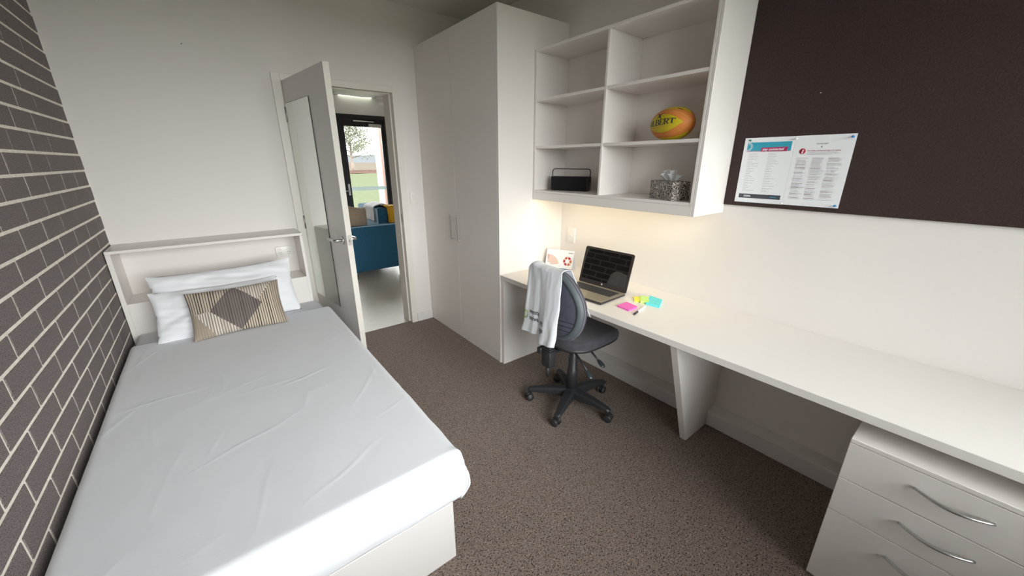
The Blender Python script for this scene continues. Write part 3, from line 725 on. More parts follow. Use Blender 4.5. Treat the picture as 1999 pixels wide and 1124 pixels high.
def serif_letter(ch):
    T_, t_ = .20, .09; st = []
    def stem(x): return [([(x, 0), (x, 1)], T_), ([(x - .19, .035), (x + .19, .035)], .07), ([(x - .19, .965), (x + .19, .965)], .07)]
    def bowl(x, y0, y1, rx, w_=T_ * .95): return [([(x, y1)] + [(x + rx * .45 + rx * .55 * math.sin(R(a)), (y0 + y1) / 2 + (y1 - y0) / 2 * math.cos(R(a))) for a in range(0, 181, 20)] + [(x, y0)], [.07] + [.07 + (w_ - .07) * math.sin(R(a)) for a in range(0, 181, 20)] + [.07])]
    if ch == 'I': return stem(.2), .44
    if ch == 'L': return stem(.2) + [([(.2, .04), (.68, .04)], .08), ([(.66, .02), (.70, .32)], .09)], .74
    if ch == 'E': return stem(.2) + [([(.2, .04), (.68, .04)], .08), ([(.66, .02), (.71, .30)], .09), ([(.2, .96), (.66, .96)], .08), ([(.64, .98), (.67, .72)], .09), ([(.2, .51), (.50, .51)], .08), ([(.49, .38), (.49, .64)], .08)], .76
    if ch == 'T': return [([(.38, 0), (.38, 1)], T_), ([(.20, .035), (.56, .035)], .07), ([(.02, .95), (.74, .95)], .10), ([(.05, .98), (.02, .68)], .09), ([(.71, .98), (.74, .68)], .09)], .76
    if ch == 'B': return stem(.2) + bowl(.2, .51, .965, .46) + bowl(.2, .035, .51, .52), .76
    if ch == 'R': return stem(.2) + bowl(.2, .49, .965, .48) + [([(.42, .48), (.58, .22), (.70, .03), (.82, .04)], [.16, .19, .14, .07])], .82
    if ch == 'G': return [([(.42 + .36 * math.cos(R(a)), .5 + .47 * math.sin(R(a))) for a in range(50, 321, 15)], [.09 + .13 * abs(math.cos(R(a))) for a in range(50, 321, 15)]), ([(.70, .05), (.70, .44)], .18), ([(.52, .44), (.84, .44)], .07), ([(.70, .97), (.70, .68)], .08)], .86
def ball_uv(x0, y0, sc, slope=.05, off=.0006, ku=.94):
    def f(u, v):
        px = x0 + u * sc * ku; pv = y0 + v * sc + slope * u * sc
        return ball_pt(max(-.99, min(.99, px / BA)), pv / BR_, off)
    return f
mb = MB(); xx = -.119; sc = .0285
for ch in 'GILBERT':
    sts, adv = serif_letter(ch)
    f = ball_uv(xx, -.014 + .06 * (xx + .1), sc, .06, ku=1.40)
    for p, w_ in sts: stroke(mb, p, w_, f, .08)
    xx += adv * sc * 1.40
mb.build('lettering', M_inkdark, ball)
mb = MB(); f = ball_uv(-.040, .021, .034, 0, ku=1.35)      # hourglass emblem of two facing arcs
for sg in (-1, 1):
    stroke(mb, [(.5 + sg * (.06 + .42 * abs((a - 90) / 90) ** 1.6), a / 180) for a in range(0, 181, 12)], [.03 + .16 * math.sin(R(a)) for a in range(0, 181, 12)], f, .06)
stroke(mb, [(.5, .35), (.5, .65)], .10, f, .06)
mb.build('emblem', M_inkdark, ball)
mb = MB(); f = ball_uv(-.105, -.026, .04, .06); stroke(mb, [(0, 0), (.9, .04), (1.0, .12), (1.15, .04), (2.2, .08), (3.6, .10)], [.05, .07, .09, .07, .06, .02], f, .1)
mb.build('swoosh', mat('ball_orange_print', (.62, .13, .02), .5), ball)
mb = MB(); f = ball_uv(.055, .086, .016, 0); stroke(mb, [(0, .5), (2.0, .5)], .38, f, .1); mb.build('small_mark', M_inkdark, ball)
# tissue box
tc_ = [Vector((2.543, 1.271, 1.3312)), Vector((2.451, 1.082, 1.3312)), Vector((2.540, 1.025, 1.3312))]
tu = (tc_[1] - tc_[0]).normalized(); tw = Vector((-tu.y, tu.x, 0)); tw = tw if tw.x > 0 else -tw
tcn = tc_[0] + tu * .105 + tw * .053
tbx = thing('tissue_box', tcn, 'patterned tissue box with a white tissue pulled up', 'tissue box')
m = bpy.data.materials.new('scroll_print'); m.use_nodes = True; nt = m.node_tree; b = nt.nodes['Principled BSDF']; b.inputs['Roughness'].default_value = .45
tcd = nt.nodes.new('ShaderNodeTexCoord'); vo = nt.nodes.new('ShaderNodeTexVoronoi'); vo.inputs['Scale'].default_value = 66
nz = nt.nodes.new('ShaderNodeTexNoise'); nz.inputs['Scale'].default_value = 30; nz.inputs['Detail'].default_value = 1
vm = nt.nodes.new('ShaderNodeVectorMath'); vm.operation = 'MULTIPLY_ADD'; vm.inputs[1].default_value = (.03, .03, .03)
nt.links.new(tcd.outputs['Object'], nz.inputs['Vector']); nt.links.new(nz.outputs['Color'], vm.inputs[0]); nt.links.new(tcd.outputs['Object'], vm.inputs[2]); nt.links.new(vm.outputs[0], vo.inputs['Vector'])
ml = nt.nodes.new('ShaderNodeMath'); ml.operation = 'MULTIPLY'; ml.inputs[1].default_value = 15; nt.links.new(vo.outputs['Distance'], ml.inputs[0])
sn = nt.nodes.new('ShaderNodeMath'); sn.operation = 'SINE'; nt.links.new(ml.outputs[0], sn.inputs[0])
cr = nt.nodes.new('ShaderNodeValToRGB'); cr.color_ramp.elements[0].position = .30; cr.color_ramp.elements[0].color = (.055, .04, .036, 1); cr.color_ramp.elements[1].position = .48; cr.color_ramp.elements[1].color = (.62, .57, .54, 1)
nt.links.new(sn.outputs[0], cr.inputs[0]); nt.links.new(cr.outputs[0], b.inputs['Base Color'])
MB().obox(tcn + Z * .049, tu, tw, Z, .105, .053, .049, .0015).build('carton', m, tbx)
def tissue(k):
    def f(u, v):
        x = u * 2 - 1; ph = k * 1.9
        prof_t = (.058, .046)[k] * (1 - .30 * abs(x + (.25, -.3)[k]) ** 1.5) + .006 * math.sin(6 * x + ph)
        return tcn + Z * (.096 + prof_t * v) + tu * (x * (.034 + .040 * v ** .8) - .006 * v) + tw * ((.007, -.009)[k] * (1 + v) + .011 * v * math.sin(7.5 * x + ph) + .004 * v * math.sin(15 * x + ph * 2) - (.0, .010)[k] * v * v)
    return f
mb = MB(); mb.grid(tissue(0), 60, 14); mb.grid(tissue(1), 60, 14); mb.build('tissue', mat('tissue_paper', (.84, .87, .90), .8), tbx, solid=.0008)

# ---------------- things on the desk
# calendar
ca_, cb_ = Vector((2.526, 2.112, ZD)), Vector((2.616, 1.908, ZD))
cu = (cb_ - ca_).normalized(); cn = Vector((-cu.y, cu.x, 0)); cn = cn if cn.x < 0 else -cn    # cn faces the room
cw, ch_ = (cb_ - ca_).length, .148; lean = .045
cal = thing('desk_calendar', (ca_ + cb_) / 2, 'white tent desk calendar with a red ring and rainbow stripe', 'calendar')
def cpt(u, v, off=0.0):       # u along, v up the front face (0..1)
    n = (cn * ch_ + Z * lean).normalized()
    return ca_ + cu * (u * cw) - cn * (lean * v) + Z * (.001 + v * ch_) + n * off
mb = MB(); mb.prism([cpt(0, 0), cpt(1, 0), cpt(1, 1), cpt(0, 1)], -(cn * .0015)); mb.build('front_card', M_paper, cal)
bkf = -cn * (2 * lean + .004)
mb = MB(); mb.prism([cpt(0, 0) + bkf, cpt(1, 0) + bkf, cpt(1, 1) - cn * .003, cpt(0, 1) - cn * .003], cn * .0015); mb.build('back_card', M_paper, cal)
mb = MB()
for i in range(26): 
    p = cpt(.03 + .94 * i / 25, 1) ; mb.tube([p + cn * .003 * math.cos(t) - cn * .002 + Z * .004 * math.sin(t) for t in [k * math.pi / 4 for k in range(9)]], .0007, 5, caps=False)
mb.build('spiral', M_calib, cal)
def cal_quads(name, quads, m):
    mb = MB()
    for (u0, u1, v0, v1) in quads: mb._add([cpt(u0, v0, .0006), cpt(u1, v0, .0006), cpt(u1, v1, .0006), cpt(u0, v1, .0006)], [[0, 1, 2, 3]])
    return mb.build(name, m, cal)
rb = [(.50, .05, .05), (.62, .30, .03), (.75, .62, .03), (.30, .50, .08), (.05, .33, .35), (.03, .20, .40), (.10, .06, .30), (.36, .03, .12)]
mb = MB(); ms = []
for i, c in enumerate(rb):
    mb._add([cpt(i / 8, .0, .0006), cpt((i + 1) / 8, 0, .0006), cpt((i + 1) / 8, .085, .0006), cpt(i / 8, .085, .0006)], [[0, 1, 2, 3]], mi=i); ms.append(mat('rainbow_stripe_%d' % i, c, .6))
mb.build('rainbow_stripe', ms, cal)
asp = ch_ / cw
mb = MB()
for k in range(6):
    a0, a1 = R(90 + k * 60 + 7), R(90 + k * 60 + 53); n = 6; vs = []
    for i in range(n + 1):
        t = a0 + (a1 - a0) * i / n
        for r in (.078, .150): vs.append(cpt(.80 + r * math.cos(t), .46 + r * math.sin(t) / asp, .0006))
    mb._add(vs, [[2 * i, 2 * i + 1, 2 * i + 3, 2 * i + 2] for i in range(n)], mi=(0 if k in (1, 2, 5) else 1))
mb.build('ring', [mat('ring_red', (.42, .03, .06), .6), mat('ring_orange', (.55, .13, .04), .6)], cal)
mb = MB()
for k in range(9):
    a0 = R(12 + k * 10); vs = []
    for r in (.10, .20, .30, .40): vs.append(cpt(.10 + r * math.cos(a0), .18 + r * math.sin(a0) / asp * .9, .0006)); vs.append(cpt(.10 + r * math.cos(a0 + R(8.6)), .18 + r * math.sin(a0 + R(8.6)) / asp * .9, .0006))
    mb._add(vs, [[0, 1, 3, 2], [2, 3, 5, 4], [4, 5, 7, 6]])
mb.build('fan_chart', mat('chart_peach', (.76, .55, .48), .7), cal)
cal_quads('month_lettering', [(.80, .96, .86, .885)], M_inkdark); cal_quads('legend', [(.05, .07, .5, .72), (.085, .10, .5, .72)], mat('chart_rose', (.6, .36, .36), .7))
qd = []
for i in range(12):
    for j in range(4): qd.append((.06 + i * .045, .075 + i * .045, .15 + j * .05, .162 + j * .05)) if (i + j) % 2 else None
cal_quads('day_marks', [q for q in qd if q], M_ink)
# laptop
lp_l, lp_r = Vector((2.451, 1.682, ZD)), Vector((2.470, 1.312, ZD))
lu = (lp_r - lp_l).normalized(); lf = Vector((lu.y, -lu.x, 0)); lf = lf if lf.x < 0 else -lf      # lf: towards the user
lw = (lp_r - lp_l).length
lap = thing('laptop', (lp_l + lp_r) / 2 + lf * .12, 'open laptop with dark screen and champagne keyboard deck on the desk', 'laptop')
def LP(u, d, z): return lp_l + lu * u + lf * d + Z * z
def lbox(mb, u0, u1, d0, d1, z0, z1, bev=.001, seg=1):
    c = LP((u0 + u1) / 2, (d0 + d1) / 2, (z0 + z1) / 2); return mb.obox(c, lu, lf, Z, (u1 - u0) / 2, (d1 - d0) / 2, (z1 - z0) / 2, bev, seg)
lbox(MB(), 0, lw, 0, .252, .002, .016, .005, 3).build('base', M_lapdark, lap)
lbox(MB(), .003, lw - .003, .004, .249, .0158, .0180, .0008).build('deck', M_lapgold, lap)
kb = MB()
for r_ in range(6):
    nk = 15; 
    for k in range(nk + 4):
        kw = (lw - .05) / 19; u0 = .025 + k * kw
        if r_ == 5 and 4 <= k <= 8:
            if k == 4: lbox(kb, u0 + .001, u0 + kw * 5 - .001, .030 + r_ * .0175, .030 + r_ * .0175 + .0150, .0178, .0200, .0006)
            continue
        lbox(kb, u0 + .001, u0 + kw - .001, .030 + r_ * .0175, .030 + r_ * .0175 + .0150, .0178, .0200, .0006)
ko = kb.build('keyboard', M_key, lap); ko['kind'] = 'stuff'
lbox(MB(), lw / 2 - .065, lw / 2 + .035, .158, .226, .0178, .0184, .0004).build('touchpad', mat('touchpad', (.42, .38, .31), .45, .4), lap)
ta = R(15); lz = (Z * math.cos(ta) - lf * math.sin(ta)); ln_ = (lf * math.cos(ta) + Z * math.sin(ta))    # up the lid, out of the screen
LO = LP(0, .002, .016)
def lid(mb, u0, u1, h0, h1, n0, n1, bev=.001, seg=1):
    c = LO + lu * (u0 + u1) / 2 + lz * (h0 + h1) / 2 + ln_ * (n0 + n1) / 2
    return mb.obox(c, lu, lz, ln_, (u1 - u0) / 2, (h1 - h0) / 2, (n1 - n0) / 2, bev, seg)
b_ = bmesh.new()
mb = MB(); rc = .014; pts = []
for (cu_, ch2, a0) in ((lw - rc, rc * .5, -90), (lw - rc, .246 - rc, 0), (rc, .246 - rc, 90), (rc, rc * .5, 180)):
    for a in range(0, 91, 15): pts.append(LO + lu * (cu_ + rc * math.cos(R(a0 + a))) + lz * (ch2 + rc * math.sin(R(a0 + a)) * (1 if a0 in (0, 90) else .5)) + ln_ * -.008)
mb.prism(pts, ln_ * .008); ld = mb.build('lid', M_lapdark, lap)
lid(MB(), .016, lw - .016, .030, .232, .0001, .0006, 0).build('screen', M_screen, ld)
lid(MB(), .03, lw - .03, -.006, .008, -.010, -.001, .003, 2).build('hinge_bar', M_lapdark, lap)
mb = MB(); mb.lathe(LO + lu * (lw / 2) + lz * .0165 + ln_ * .0002, [(0, 0), (.0062, 0), (.0062, .0003), (0, .0003)], 24, ln_); lg = mb.build('logo_disc', mat('logo_silver', (.7, .72, .75), .35), ld)
mb = MB(); place_bm(mb, text_bm('hp', .010, .25, .0002, align='CENTER'), lambda x, y: LO + lu * (lw / 2 + x - .0005) + lz * (.0142 + y) + ln_ * .0008); mb.build('logo_lettering', M_lapdark, lg)
mb = MB(); mb.lathe(LO + lu * (lw / 2) + lz * .239 + ln_ * .0001, [(0, 0), (.002, 0), (.002, .0004), (0, .0004)], 12, ln_); mb.build('webcam', M_blackgl, ld)
# sticky notes and pen
def pad(name, corners, t, m, label, z0=ZD, grp='sticky note pads on the desk'):
    c = [Vector((x, y, z0 + .0003)) for x, y in corners]
    r = thing(name, sum(c, Vector()) / 4, label, 'sticky notes', grp)
    mb = MB(); mb.prism(c, Z * (t - .0006)); mb.build('pad', m, r)
    top = [p + Z * (t - .0006) for p in c]; mb = MB(); mb.prism([top[0], top[1], top[2] + Z * .0012, top[3] + Z * .0010], Z * .0004); mb.build('top_note', m, r)
def sq(cx_, cy_, w, h, ang):
    ca2, sa2 = math.cos(R(ang)), math.sin(R(ang)); return [(cx_ + x * ca2 - y * sa2, cy_ + x * sa2 + y * ca2) for x, y in ((-w / 2, h / 2), (-w / 2, -h / 2), (w / 2, -h / 2), (w / 2, h / 2))]
pad('sticky_note_pad', [(2.279, 1.229), (2.271, 1.146), (2.353, 1.146), (2.368, 1.229)], .010, M_pink, 'pink sticky note pad nearest the laptop')
pad('sticky_note_pad', sq(2.470, 1.222, .076, .045, 38), .009, M_yel, 'yellow sticky note pad behind the lime one')
pad('sticky_note_pad', sq(2.488, 1.190, .100, .048, 36), .013, M_lime, 'lime green sticky note pad between the yellow and blue pads')
pad('sticky_note_pad', [(2.438, 1.148), (2.452, 1.067), (2.563, 1.118), (2.570, 1.205)], .012, M_cyan, 'turquoise blue sticky note pad beside the pen')
pn = thing('pen', (2.325, 1.110, ZD), 'white pen with black cap lying on the desk', 'pen')
pa, pb = Vector((2.247, 1.094, ZD + .0052)), Vector((2.405, 1.128, ZD + .0052)); pu = (pb - pa)
MB().tube([pa + pu * .30, pa + pu * .97, pb], [.0052, .0052, .004], 12).build('barrel', M_white_pl, pn)
MB().tube([pa, pa + pu * .02, pa + pu * .31], [.004, .0058, .0058], 12).build('cap', M_blackpl, pn)
MB().obox(pa + pu * .18 + Z * .005, pu.normalized(), Z.cross(pu.normalized()), Z, .018, .0012, .001, 0).build('clip', M_blackpl, pn)

# ---------------- office chair (faces +x, towards the desk)
CX, CY = 2.186, 1.458
ch = thing('office_chair', (CX, CY, 0), 'black swivel office chair on a five-star base pulled up to the desk', 'office chair')
angs = [134 + 72 * k for k in range(5)]
mb = MB(); mb.lathe((CX, CY, .062), [(.0, 0), (.043, 0), (.045, .01), (.045, .052), (.034, .060), (0, .060)], 24); mb.build('base_hub', M_blackpl, ch)
for a in angs:
    u = Vector((math.cos(R(a)), math.sin(R(a)), 0)); w_ = Vector((-u.y, u.x, 0)); C0 = Vector((CX, CY, 0)); vs = []
    secs = [(.025, .036, .060, .118), (.09, .031, .064, .117), (.18, .026, .070, .110), (.25, .022, .072, .098), (.275, .021, .070, .092), (.290, .013, .072, .085)]
    for (r, hw, z0, z1) in secs:
        for e, z in ((-1, z0), (-1, z1 - .010), (-.62, z1), (.62, z1), (1, z1 - .010), (1, z0)): vs.append(C0 + u * r + w_ * hw * e + Z * z)
    n = 6; fcs = [[i * n + k, i * n + (k + 1) % n, (i + 1) * n + (k + 1) % n, (i + 1) * n + k] for i in range(len(secs) - 1) for k in range(n)] + [list(range(n)), list(range((len(secs) - 1) * n, len(secs) * n))]
    mb = MB(); mb._add(vs, fcs, False); lg_ = mb.build('base_arm', M_blackpl, ch)
    md = lg_.modifiers.new('soft', 'BEVEL'); md.width = .004; md.segments = 2
    # caster trailing at its own swivel angle
    sw = R(a + {134: 30, 206: 250, 278: 10, 350: 200, 422: 60}[a]); cu2 = Vector((math.cos(sw), math.sin(sw), 0)); ax2 = Vector((-cu2.y, cu2.x, 0)); cp = C0 + u * .268 + cu2 * .012
    cs = MB(); cs.tube([C0 + u * .268 + Z * .045, C0 + u * .268 + Z * .075], .007, 8); cs.obox(cp + Z * .040, cu2, ax2, Z, .020, .009, .012, .004, 2); co = cs.build('caster', M_blackpl, ch)
    for s_ in (-1, 1):
        mb = MB(); mb.lathe(cp + ax2 * (s_ * .009) + Z * .0262, [(0, 0), (.022, 0), (.026, .003), (.026, .013), (.020, .018), (0, .0185)], 22, ax2 * s_); mb.build('wheel', M_blackpl, co)
mb = MB(); mb.lathe((CX, CY, .10), [(0, 0), (.036, 0), (.034, .16), (.029, .165), (.0285, .24), (.025, .245), (.025, .36), (0, .36)], 24); mb.build('gas_column', M_blackpl, ch)
# seat pad (rounded square with waterfall front), with plastic under-shell
def seat_outline(th):
    c, s = math.cos(th), math.sin(th); e = 2 / 3.6
    return Vector((CX + .018 + .232 * math.copysign(abs(c) ** e, c), CY + .215 * math.copysign(abs(s) ** e, s) * (1 - .06 * (c < 0) * abs(c)), 0))
def seat_fn(zlist):
    def f(u, v):
        k = v * (len(zlist) - 1); i = min(int(k), len(zlist) - 2); t = k - i; sc_ = zlist[i][0] * (1 - t) + zlist[i + 1][0] * t; z = zlist[i][1] * (1 - t) + zlist[i + 1][1] * t
        p = seat_outline(u * 2 * math.pi); c = Vector((CX + .018, CY, 0)); p = c + (p - c) * sc_
        fx = max(0, (p.x - CX - .12) / .13); z -= .022 * fx * fx; z += .010 * ((p.y - CY) / .2) ** 2 + .012 * max(0, (CX - .1 - p.x) / .12)
        return (p.x, p.y, z)
    return f
mb = MB(); mb.grid(seat_fn([(.965, .488), (1.0, .497), (1.0, .522), (.97, .537), (.90, .5445), (.6, .543), (.3, .541), (.02, .540)]), 72, 29, wrapu=True); mb.build('seat', M_chairfab, ch, weld=.0004)
mb = MB(); mb.grid(seat_fn([(.02, .468), (.5, .466), (.85, .468), (.96, .474), (.985, .484), (.975, .492), (.5, .494), (.02, .494)]), 72, 22, wrapu=True); mb.build('seat_shell', M_blackpl, ch, weld=.0004)
mc = MB(); mc.box(CX - .09, CX + .09, CY - .07, CY + .07, .430, .468, .008, 2); mc.box(1.955, CX - .06, CY - .028, CY + .028, .438, .458, .004, 1); mc.build('tilt_mechanism', M_blackpl, ch)
# back: bracket with bellows, oval backrest
bk_ = MB(); bk_.box(1.940, 1.990, CY - .036, CY + .036, .355, .452, .006, 2); bk_.box(1.925, 1.972, CY + .030, CY + .062, .430, .470, .006, 2); bb = bk_.build('back_bracket', M_blackpl, ch)
mb = MB()
for i in range(4): mb.box(1.936 + .003 * i, 1.990 - .002 * i, CY - .040 + .004 * i, CY + .040 - .004 * i, .453 + i * .0125, .463 + i * .0125, .003, 2)
mb.build('bellows', M_blackpl, bb)
MB().tube([(1.962, CY, .355), (1.962, CY, .315), (1.964, CY, .285)], [.012, .012, .009], 10).build('height_knob', M_blackpl, bb)
MB().box(1.968, 1.984, CY - .022, CY + .022, .495, .66, .004, 2).build('back_upright', M_blackpl, ch)
BCZ = .735
def back_outline(th, sc_=1.0):
    c, s = math.cos(th), math.sin(th)
    hw = .202 * (1 - .34 * max(0, s) ** 1.4); return (hw * sc_ * math.copysign(abs(c) ** .82, c), .207 * sc_ * math.copysign(abs(s) ** .88, s))
def back_x(y, z): return 2.000 + .55 * y * y + .10 * (z - .0) * .5       # wraps forward at the sides, leans a little
def back_layer(prof_):
    def f(u, v):
        k = v * (len(prof_) - 1); i = min(int(k), len(prof_) - 2); t = k - i
        sc_ = prof_[i][0] * (1 - t) + prof_[i + 1][0] * t; dx = prof_[i][1] * (1 - t) + prof_[i + 1][1] * t
        y, z = back_outline(u * 2 * math.pi, sc_); return (back_x(y, z) + dx, CY + y, BCZ + z)
    return f
bo_ = None
mb = MB(); mb.grid(back_layer([(.985, .004), (1.0, .012), (1.0, .030), (.95, .045), (.7, .050), (.35, .046), (.02, .044)]), 80, 25, wrapu=True); bo_ = mb.build('backrest', M_chairfab, ch, weld=.0004)
mb = MB(); mb.grid(back_layer([(.83, -.010), (.85, -.015), (.91, -.016), (.97, -.008), (.995, .006)]), 80, 13, wrapu=True); mb.build('back_rim', M_chairrim, bo_)
mb = MB(); mb.grid(back_layer([(.02, -.011), (.4, -.0115), (.70, -.012), (.84, -.010), (.845, -.006)]), 80, 17, wrapu=True); mb.build('back_shell', M_chairshell, bo_, weld=.0004)
for i, z0 in enumerate((.672, .645, .618)):
    pts = []
    for k in range(21):
        y = -.165 + .33 * k / 20; z = z0 - BCZ - .012 * (1 - abs(k - 10) / 10) ** 1.5; pts.append((back_x(y, z) - .0125, CY + y, BCZ + z))
    MB().tube(pts, .0018, 6).build('shell_groove', M_blackpl, bo_)
ring_pts = [Vector(back_layer([(1.0, .012), (1.0, .012)])(k / 72, 0)) for k in range(73)]
MB().tube(ring_pts, .0042, 6, caps=False).build('piping', mat('grey_piping', (.16, .15, .19), .7), bo_)
for p0, p1, p2 in (((2.105, CY - .05, .452), (2.085, CY - .150, .415), (2.068, CY - .215, .383)), ((2.225, CY - .05, .450), (2.215, CY - .125, .415), (2.203, CY - .185, .392))):
    p0, p1, p2 = Vector(p0), Vector(p1), Vector(p2); lv = MB().tube([p0, p1, p2], .0062, 8).build('lever', M_blackpl, ch)
    t = (p2 - p1).normalized(); e = p2
    MB().tube([e - t * .018, e, e + t * .020, e + t * .045, e + t * .058], [.006, .010, .0165, .0165, .008], 12, flat=.5).build('paddle', mat('paddle_grey', (.035, .045, .05), .25), lv)

# ---------------- t-shirt over the chair back
YL_, YR_ = CY + .225, CY - .075
def shirt_pt(u, v, off=0.0):
    """u 0 left..1 right (seen from behind), v 0 rear hem .. 1 front hem"""
    y = YL_ + (YR_ - YL_) * u; yy = y - CY
    ztop = .948 - .030 * max(0, (.12 - u) / .12) ** 2 - .008 * math.sin(u * math.pi)
    hem = .515 + .022 * u if u < .47 else .492 + .055 * (u - .47)
    hem -= .0
    Lr = ztop - hem; arc = .055; Lf = .24
    s = v * (Lr + arc + Lf)
    fold = .011 * math.sin(u * 9.0 + .6) + .006 * math.sin(u * 21 + 1)
    bxr = back_x(min(yy, .2), 0) - .026
    if s < Lr:
        t = s / Lr; z = hem + s; k = (1 - t)
        x = bxr - .004 - fold * k * 1.0 - .030 * k * k - .012 * math.exp(-((u - .47) / .035) ** 2) * k + (.030 * k * (u > .47) * min(1, (u - .47) / .05)) * -1.0 * .6
        yo = .022 * k * (.5 - u)  + .004 * math.sin(z * 40) * k
        n = Vector((-1, 0, 0))
    elif s < Lr + arc:
        t = (s - Lr) / arc; a = t * math.pi; z = ztop + .014 * math.sin(a); x = bxr - .004 + (.080) * (1 - math.cos(a)) / 2; yo = 0; n = Vector((-math.cos(a), 0, math.sin(a)))
    else:
        t = (s - Lr - arc) / Lf; z = ztop - Lf * t; x = bxr + .076 + .034 * t + .5 * fold * t; yo = -.125 * t * u - .0 * (1 - u); n = Vector((1, 0, 0))
    wr = .0035 * noise.noise((u * 6, v * 4, 2)) + .0016 * noise.noise((u * 14, v * 12, 5))
    return Vector((x, y + yo, z)) + n * (wr + off)
sh_r = thing('tshirt', shirt_pt(.5, 0.0), 'white T-shirt printed western university college draped over the chair back', 't-shirt')
mb = MB(); mb.grid(shirt_pt, 70, 110); mb.build('cloth', M_shirt, sh_r, solid=.002)
hemt = MB().tube([shirt_pt(k / 40, .025, .0012) for k in range(41)], .0007, 5).build('hem_stitch', M_shirt, sh_r)
LT = .55
def on_shirt(u0, v0):
    return lambda x, y: shirt_pt(u0 + x / .32, v0 + y / .70, .0035)
mb = MB()
place_bm(mb, text_bm('weste', .040, 0, .0004, sub=.008), on_shirt(.18, .178)); place_bm(mb, text_bm('univer', .040, 0, .0004, sub=.008), on_shirt(.18, .122))
mb.build('lettering', mat('shirt_print', (.055, .06, .08), .8), sh_r); mb = MB()
place_bm(mb, text_bm('ey', .040, 0, .0004, sub=.008), on_shirt(.52, .158)); place_bm(mb, text_bm('ege', .040, 0, .0004, sub=.008), on_shirt(.50, .098))
mb.build('lettering', mat('shirt_print', (.055, .06, .08), .8), sh_r)
mb = MB(); f = on_shirt(.055, .155)
for i in range(16):
    a = i * math.pi / 8
    def q(r, w_): return (f(r * math.cos(a) - w_ * math.sin(a), r * math.sin(a) + w_ * math.cos(a)))
    mb._add([q(.011, 0), q(.025, .0036), q(.028, 0), q(.025, -.0036)], [[0, 1, 2], [0, 2, 3]], mi=0 if i % 8 < 5 else 1)
mb.build('sunburst_logo', [mat('logo_lime', (.50, .62, .12), .8), mat('logo_green', (.12, .38, .26), .8)], sh_r)

# ================================================================== LOUNGE FURNITURE
sf = thing('sofa', (2.25, 5.8, 0), 'blue woven sofa seen from its side through the doorway', 'sofa')
MB().box(1.905, 2.66, 5.17, 5.27, .10, .715, .012, 3).build('arm', M_sofa, sf)
MB().box(1.92, 2.66, 6.36, 6.46, .10, .735, .012, 3).build('arm', M_sofa, sf)
MB().tube([(1.91, 5.169, .711), (2.66, 5.169, .711)], .007, 8).build('arm_top_edge', M_sofalight, sf)  # top surface of the arm, drawn as a paler strip along its edge
MB().box(1.93, 2.40, 5.27, 6.36, .14, .44, .03, 3).build('seat', M_sofa, sf)
bo2 = MB().box(2.389, 2.63, 5.45, 6.36, .14, .905, .02, 3).build('backrest', M_sofa, sf)
MB().box(2.383, 2.3885, 5.462, 6.34, .46, .893, .002).build('backrest_lit_front', M_sofalight, bo2)  # window light on the backrest front, put into a paler blue sheet
for x, y in ((1.925, 5.19), (2.53, 5.19), (1.93, 6.43), (2.53, 6.43)): MB().tube([(x, y, .10), (x, y, 0)], [.014, .010], 10).build('leg', M_blackpl, sf)
bx('leg_bracket', M_sofalight, sf, 1.890, 1.93, 5.165, 5.20, .075, .100, .004)
# throw over the sofa back: grey over the top and front, mustard end hanging over the corner
def throw_pt(u, v):
    # v: across the back from front hem, over the top, down the far side; u: along y
    y = 5.58 + .42 * u + .02 * noise.noise((v * 3, u * 2, 1)); L1, L2, L3 = .20, .27, .25; s = v * (L1 + L2 + L3); w = .008 * noise.noise((u * 5, v * 6, 3)) + .004
    if s < L1: return (2.377 - w, y, .905 - (L1 - s))
    if s < L1 + L2: t = (s - L1) / L2; return (2.377 + t * .262, y, .912 + w + .035 * math.sin(t * math.pi))
    return (2.640 + w, y, .905 - (s - L1 - L2))
tr_ = thing('throw_blanket', (2.5, 5.75, .66), 'grey and mustard throw blanket draped over the blue sofa back', 'blanket')
mb = MB(); mb.grid(throw_pt, 24, 50); mb.build('grey_cloth', M_throww, tr_, solid=.006)
def throw2(u, v):
    L1, L2 = .22, .16; s = v * (L1 + L2); x = 2.495 + .15 * u + .012 * math.sin(v * 5); w = .008 * noise.noise((u * 5, v * 6, 9))
    if s < L1: return (x + .02 * (1 - v), 5.436 - abs(w) - .01 * math.sin(u * 7), .915 - (L1 - s) - .02 * u)
    t = (s - L1) / L2; return (x, 5.436 + t * .17, .918 + w + .018 * math.sin(t * 3))
mb = MB(); mb.grid(throw2, 20, 34); mb.build('mustard_cloth', M_throwy, tr_, solid=.006)
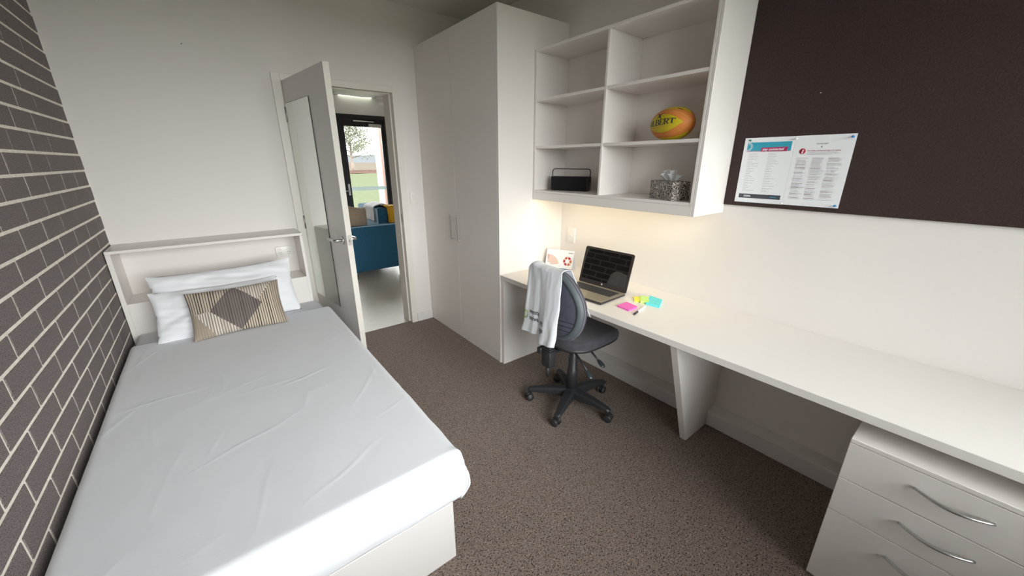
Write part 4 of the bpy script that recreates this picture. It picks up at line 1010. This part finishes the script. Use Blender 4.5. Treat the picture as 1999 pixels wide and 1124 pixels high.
# scatter cushion on the sofa seat
cc_ = Vector((2.10, 5.52, .735)); ux = Vector((.80, .35, -.18)).normalized(); un = Vector((.35, -.90, .25)); un = (un - ux * un.dot(ux)).normalized(); uy = un.cross(ux); uy = uy if uy.z > 0 else -uy
mb = pillow_bm(MB(), cc_, ux, uy, un, .36, .44, .14, 2.2, .006, 90, 60)
cols = []
for _ in range(2):
    for j in range(60):
        for i in range(90):
            v = j / 59; u = i / 89; row = (v * 9) % 1
            c = (.50, .44, .36) if (i + j) % 3 else (.14, .12, .11)
            if row < .14: c = (.55, .26, .06)
            cols.append(c)
o = mb.build('scatter_cushion', mat('knit_weave', (.4, .35, .3), .95, bump=(200, .6, .004), attr='knit'))
ca = o.data.color_attributes.new('knit', 'FLOAT_COLOR', 'POINT')
for k, c in enumerate(cols): ca.data[k].color = (*c, 1)
tag(o, 'beige knitted cushion with orange stripes on the blue sofa', 'cushion')
# ceiling fan with dome light
FX, FY = 2.575, 5.4
fan = thing('ceiling_fan', (FX, FY, 2.24), 'white ceiling fan with dome light in the lounge', 'ceiling fan')
MB().tube([(FX, FY, HL), (FX, FY, 2.36)], .012, 10).build('downrod', M_hub, fan)
MB().lathe((FX, FY, 2.30), [(0, 0), (.07, 0), (.085, .02), (.07, .06), (.03, .075), (0, .075)], 28).build('motor_housing', M_hub, fan)
MB().lathe((FX, FY, 2.245), [(0, 0), (.03, .003), (.055, .015), (.068, .035), (.068, .054), (0, .054)], 28).build('light_dome', M_white_pl, fan)
for k in range(3):
    a = R(186 + 120 * k); u = Vector((math.cos(a), math.sin(a), 0)); w_ = Vector((-u.y, u.x, .18)).normalized(); c = Vector((FX, FY, 2.335))
    mb = MB(); mb.prism([c + u * .07 + w_ * .02, c + u * .20 + w_ * .05, c + u * .58 + w_ * .06, c + u * .60 - w_ * .05, c + u * .20 - w_ * .055, c + u * .07 - w_ * .02], (0, 0, -.008)); mb.build('blade', M_hub, fan)
bt = thing('batten_light', (2.8, 6.98, 2.545), 'slim fluorescent batten above the glazed lounge door', 'ceiling light')
bx('tube_cover', M_tube, bt, 2.48, 3.01, 6.93, 6.998, 2.545, 2.60, .008, 2); bx('end_cap', M_satin, bt, 2.37, 2.479, 6.93, 6.998, 2.545, 2.60, .004); bx('end_cap', M_satin, bt, 3.011, 3.21, 6.93, 6.998, 2.545, 2.60, .004)
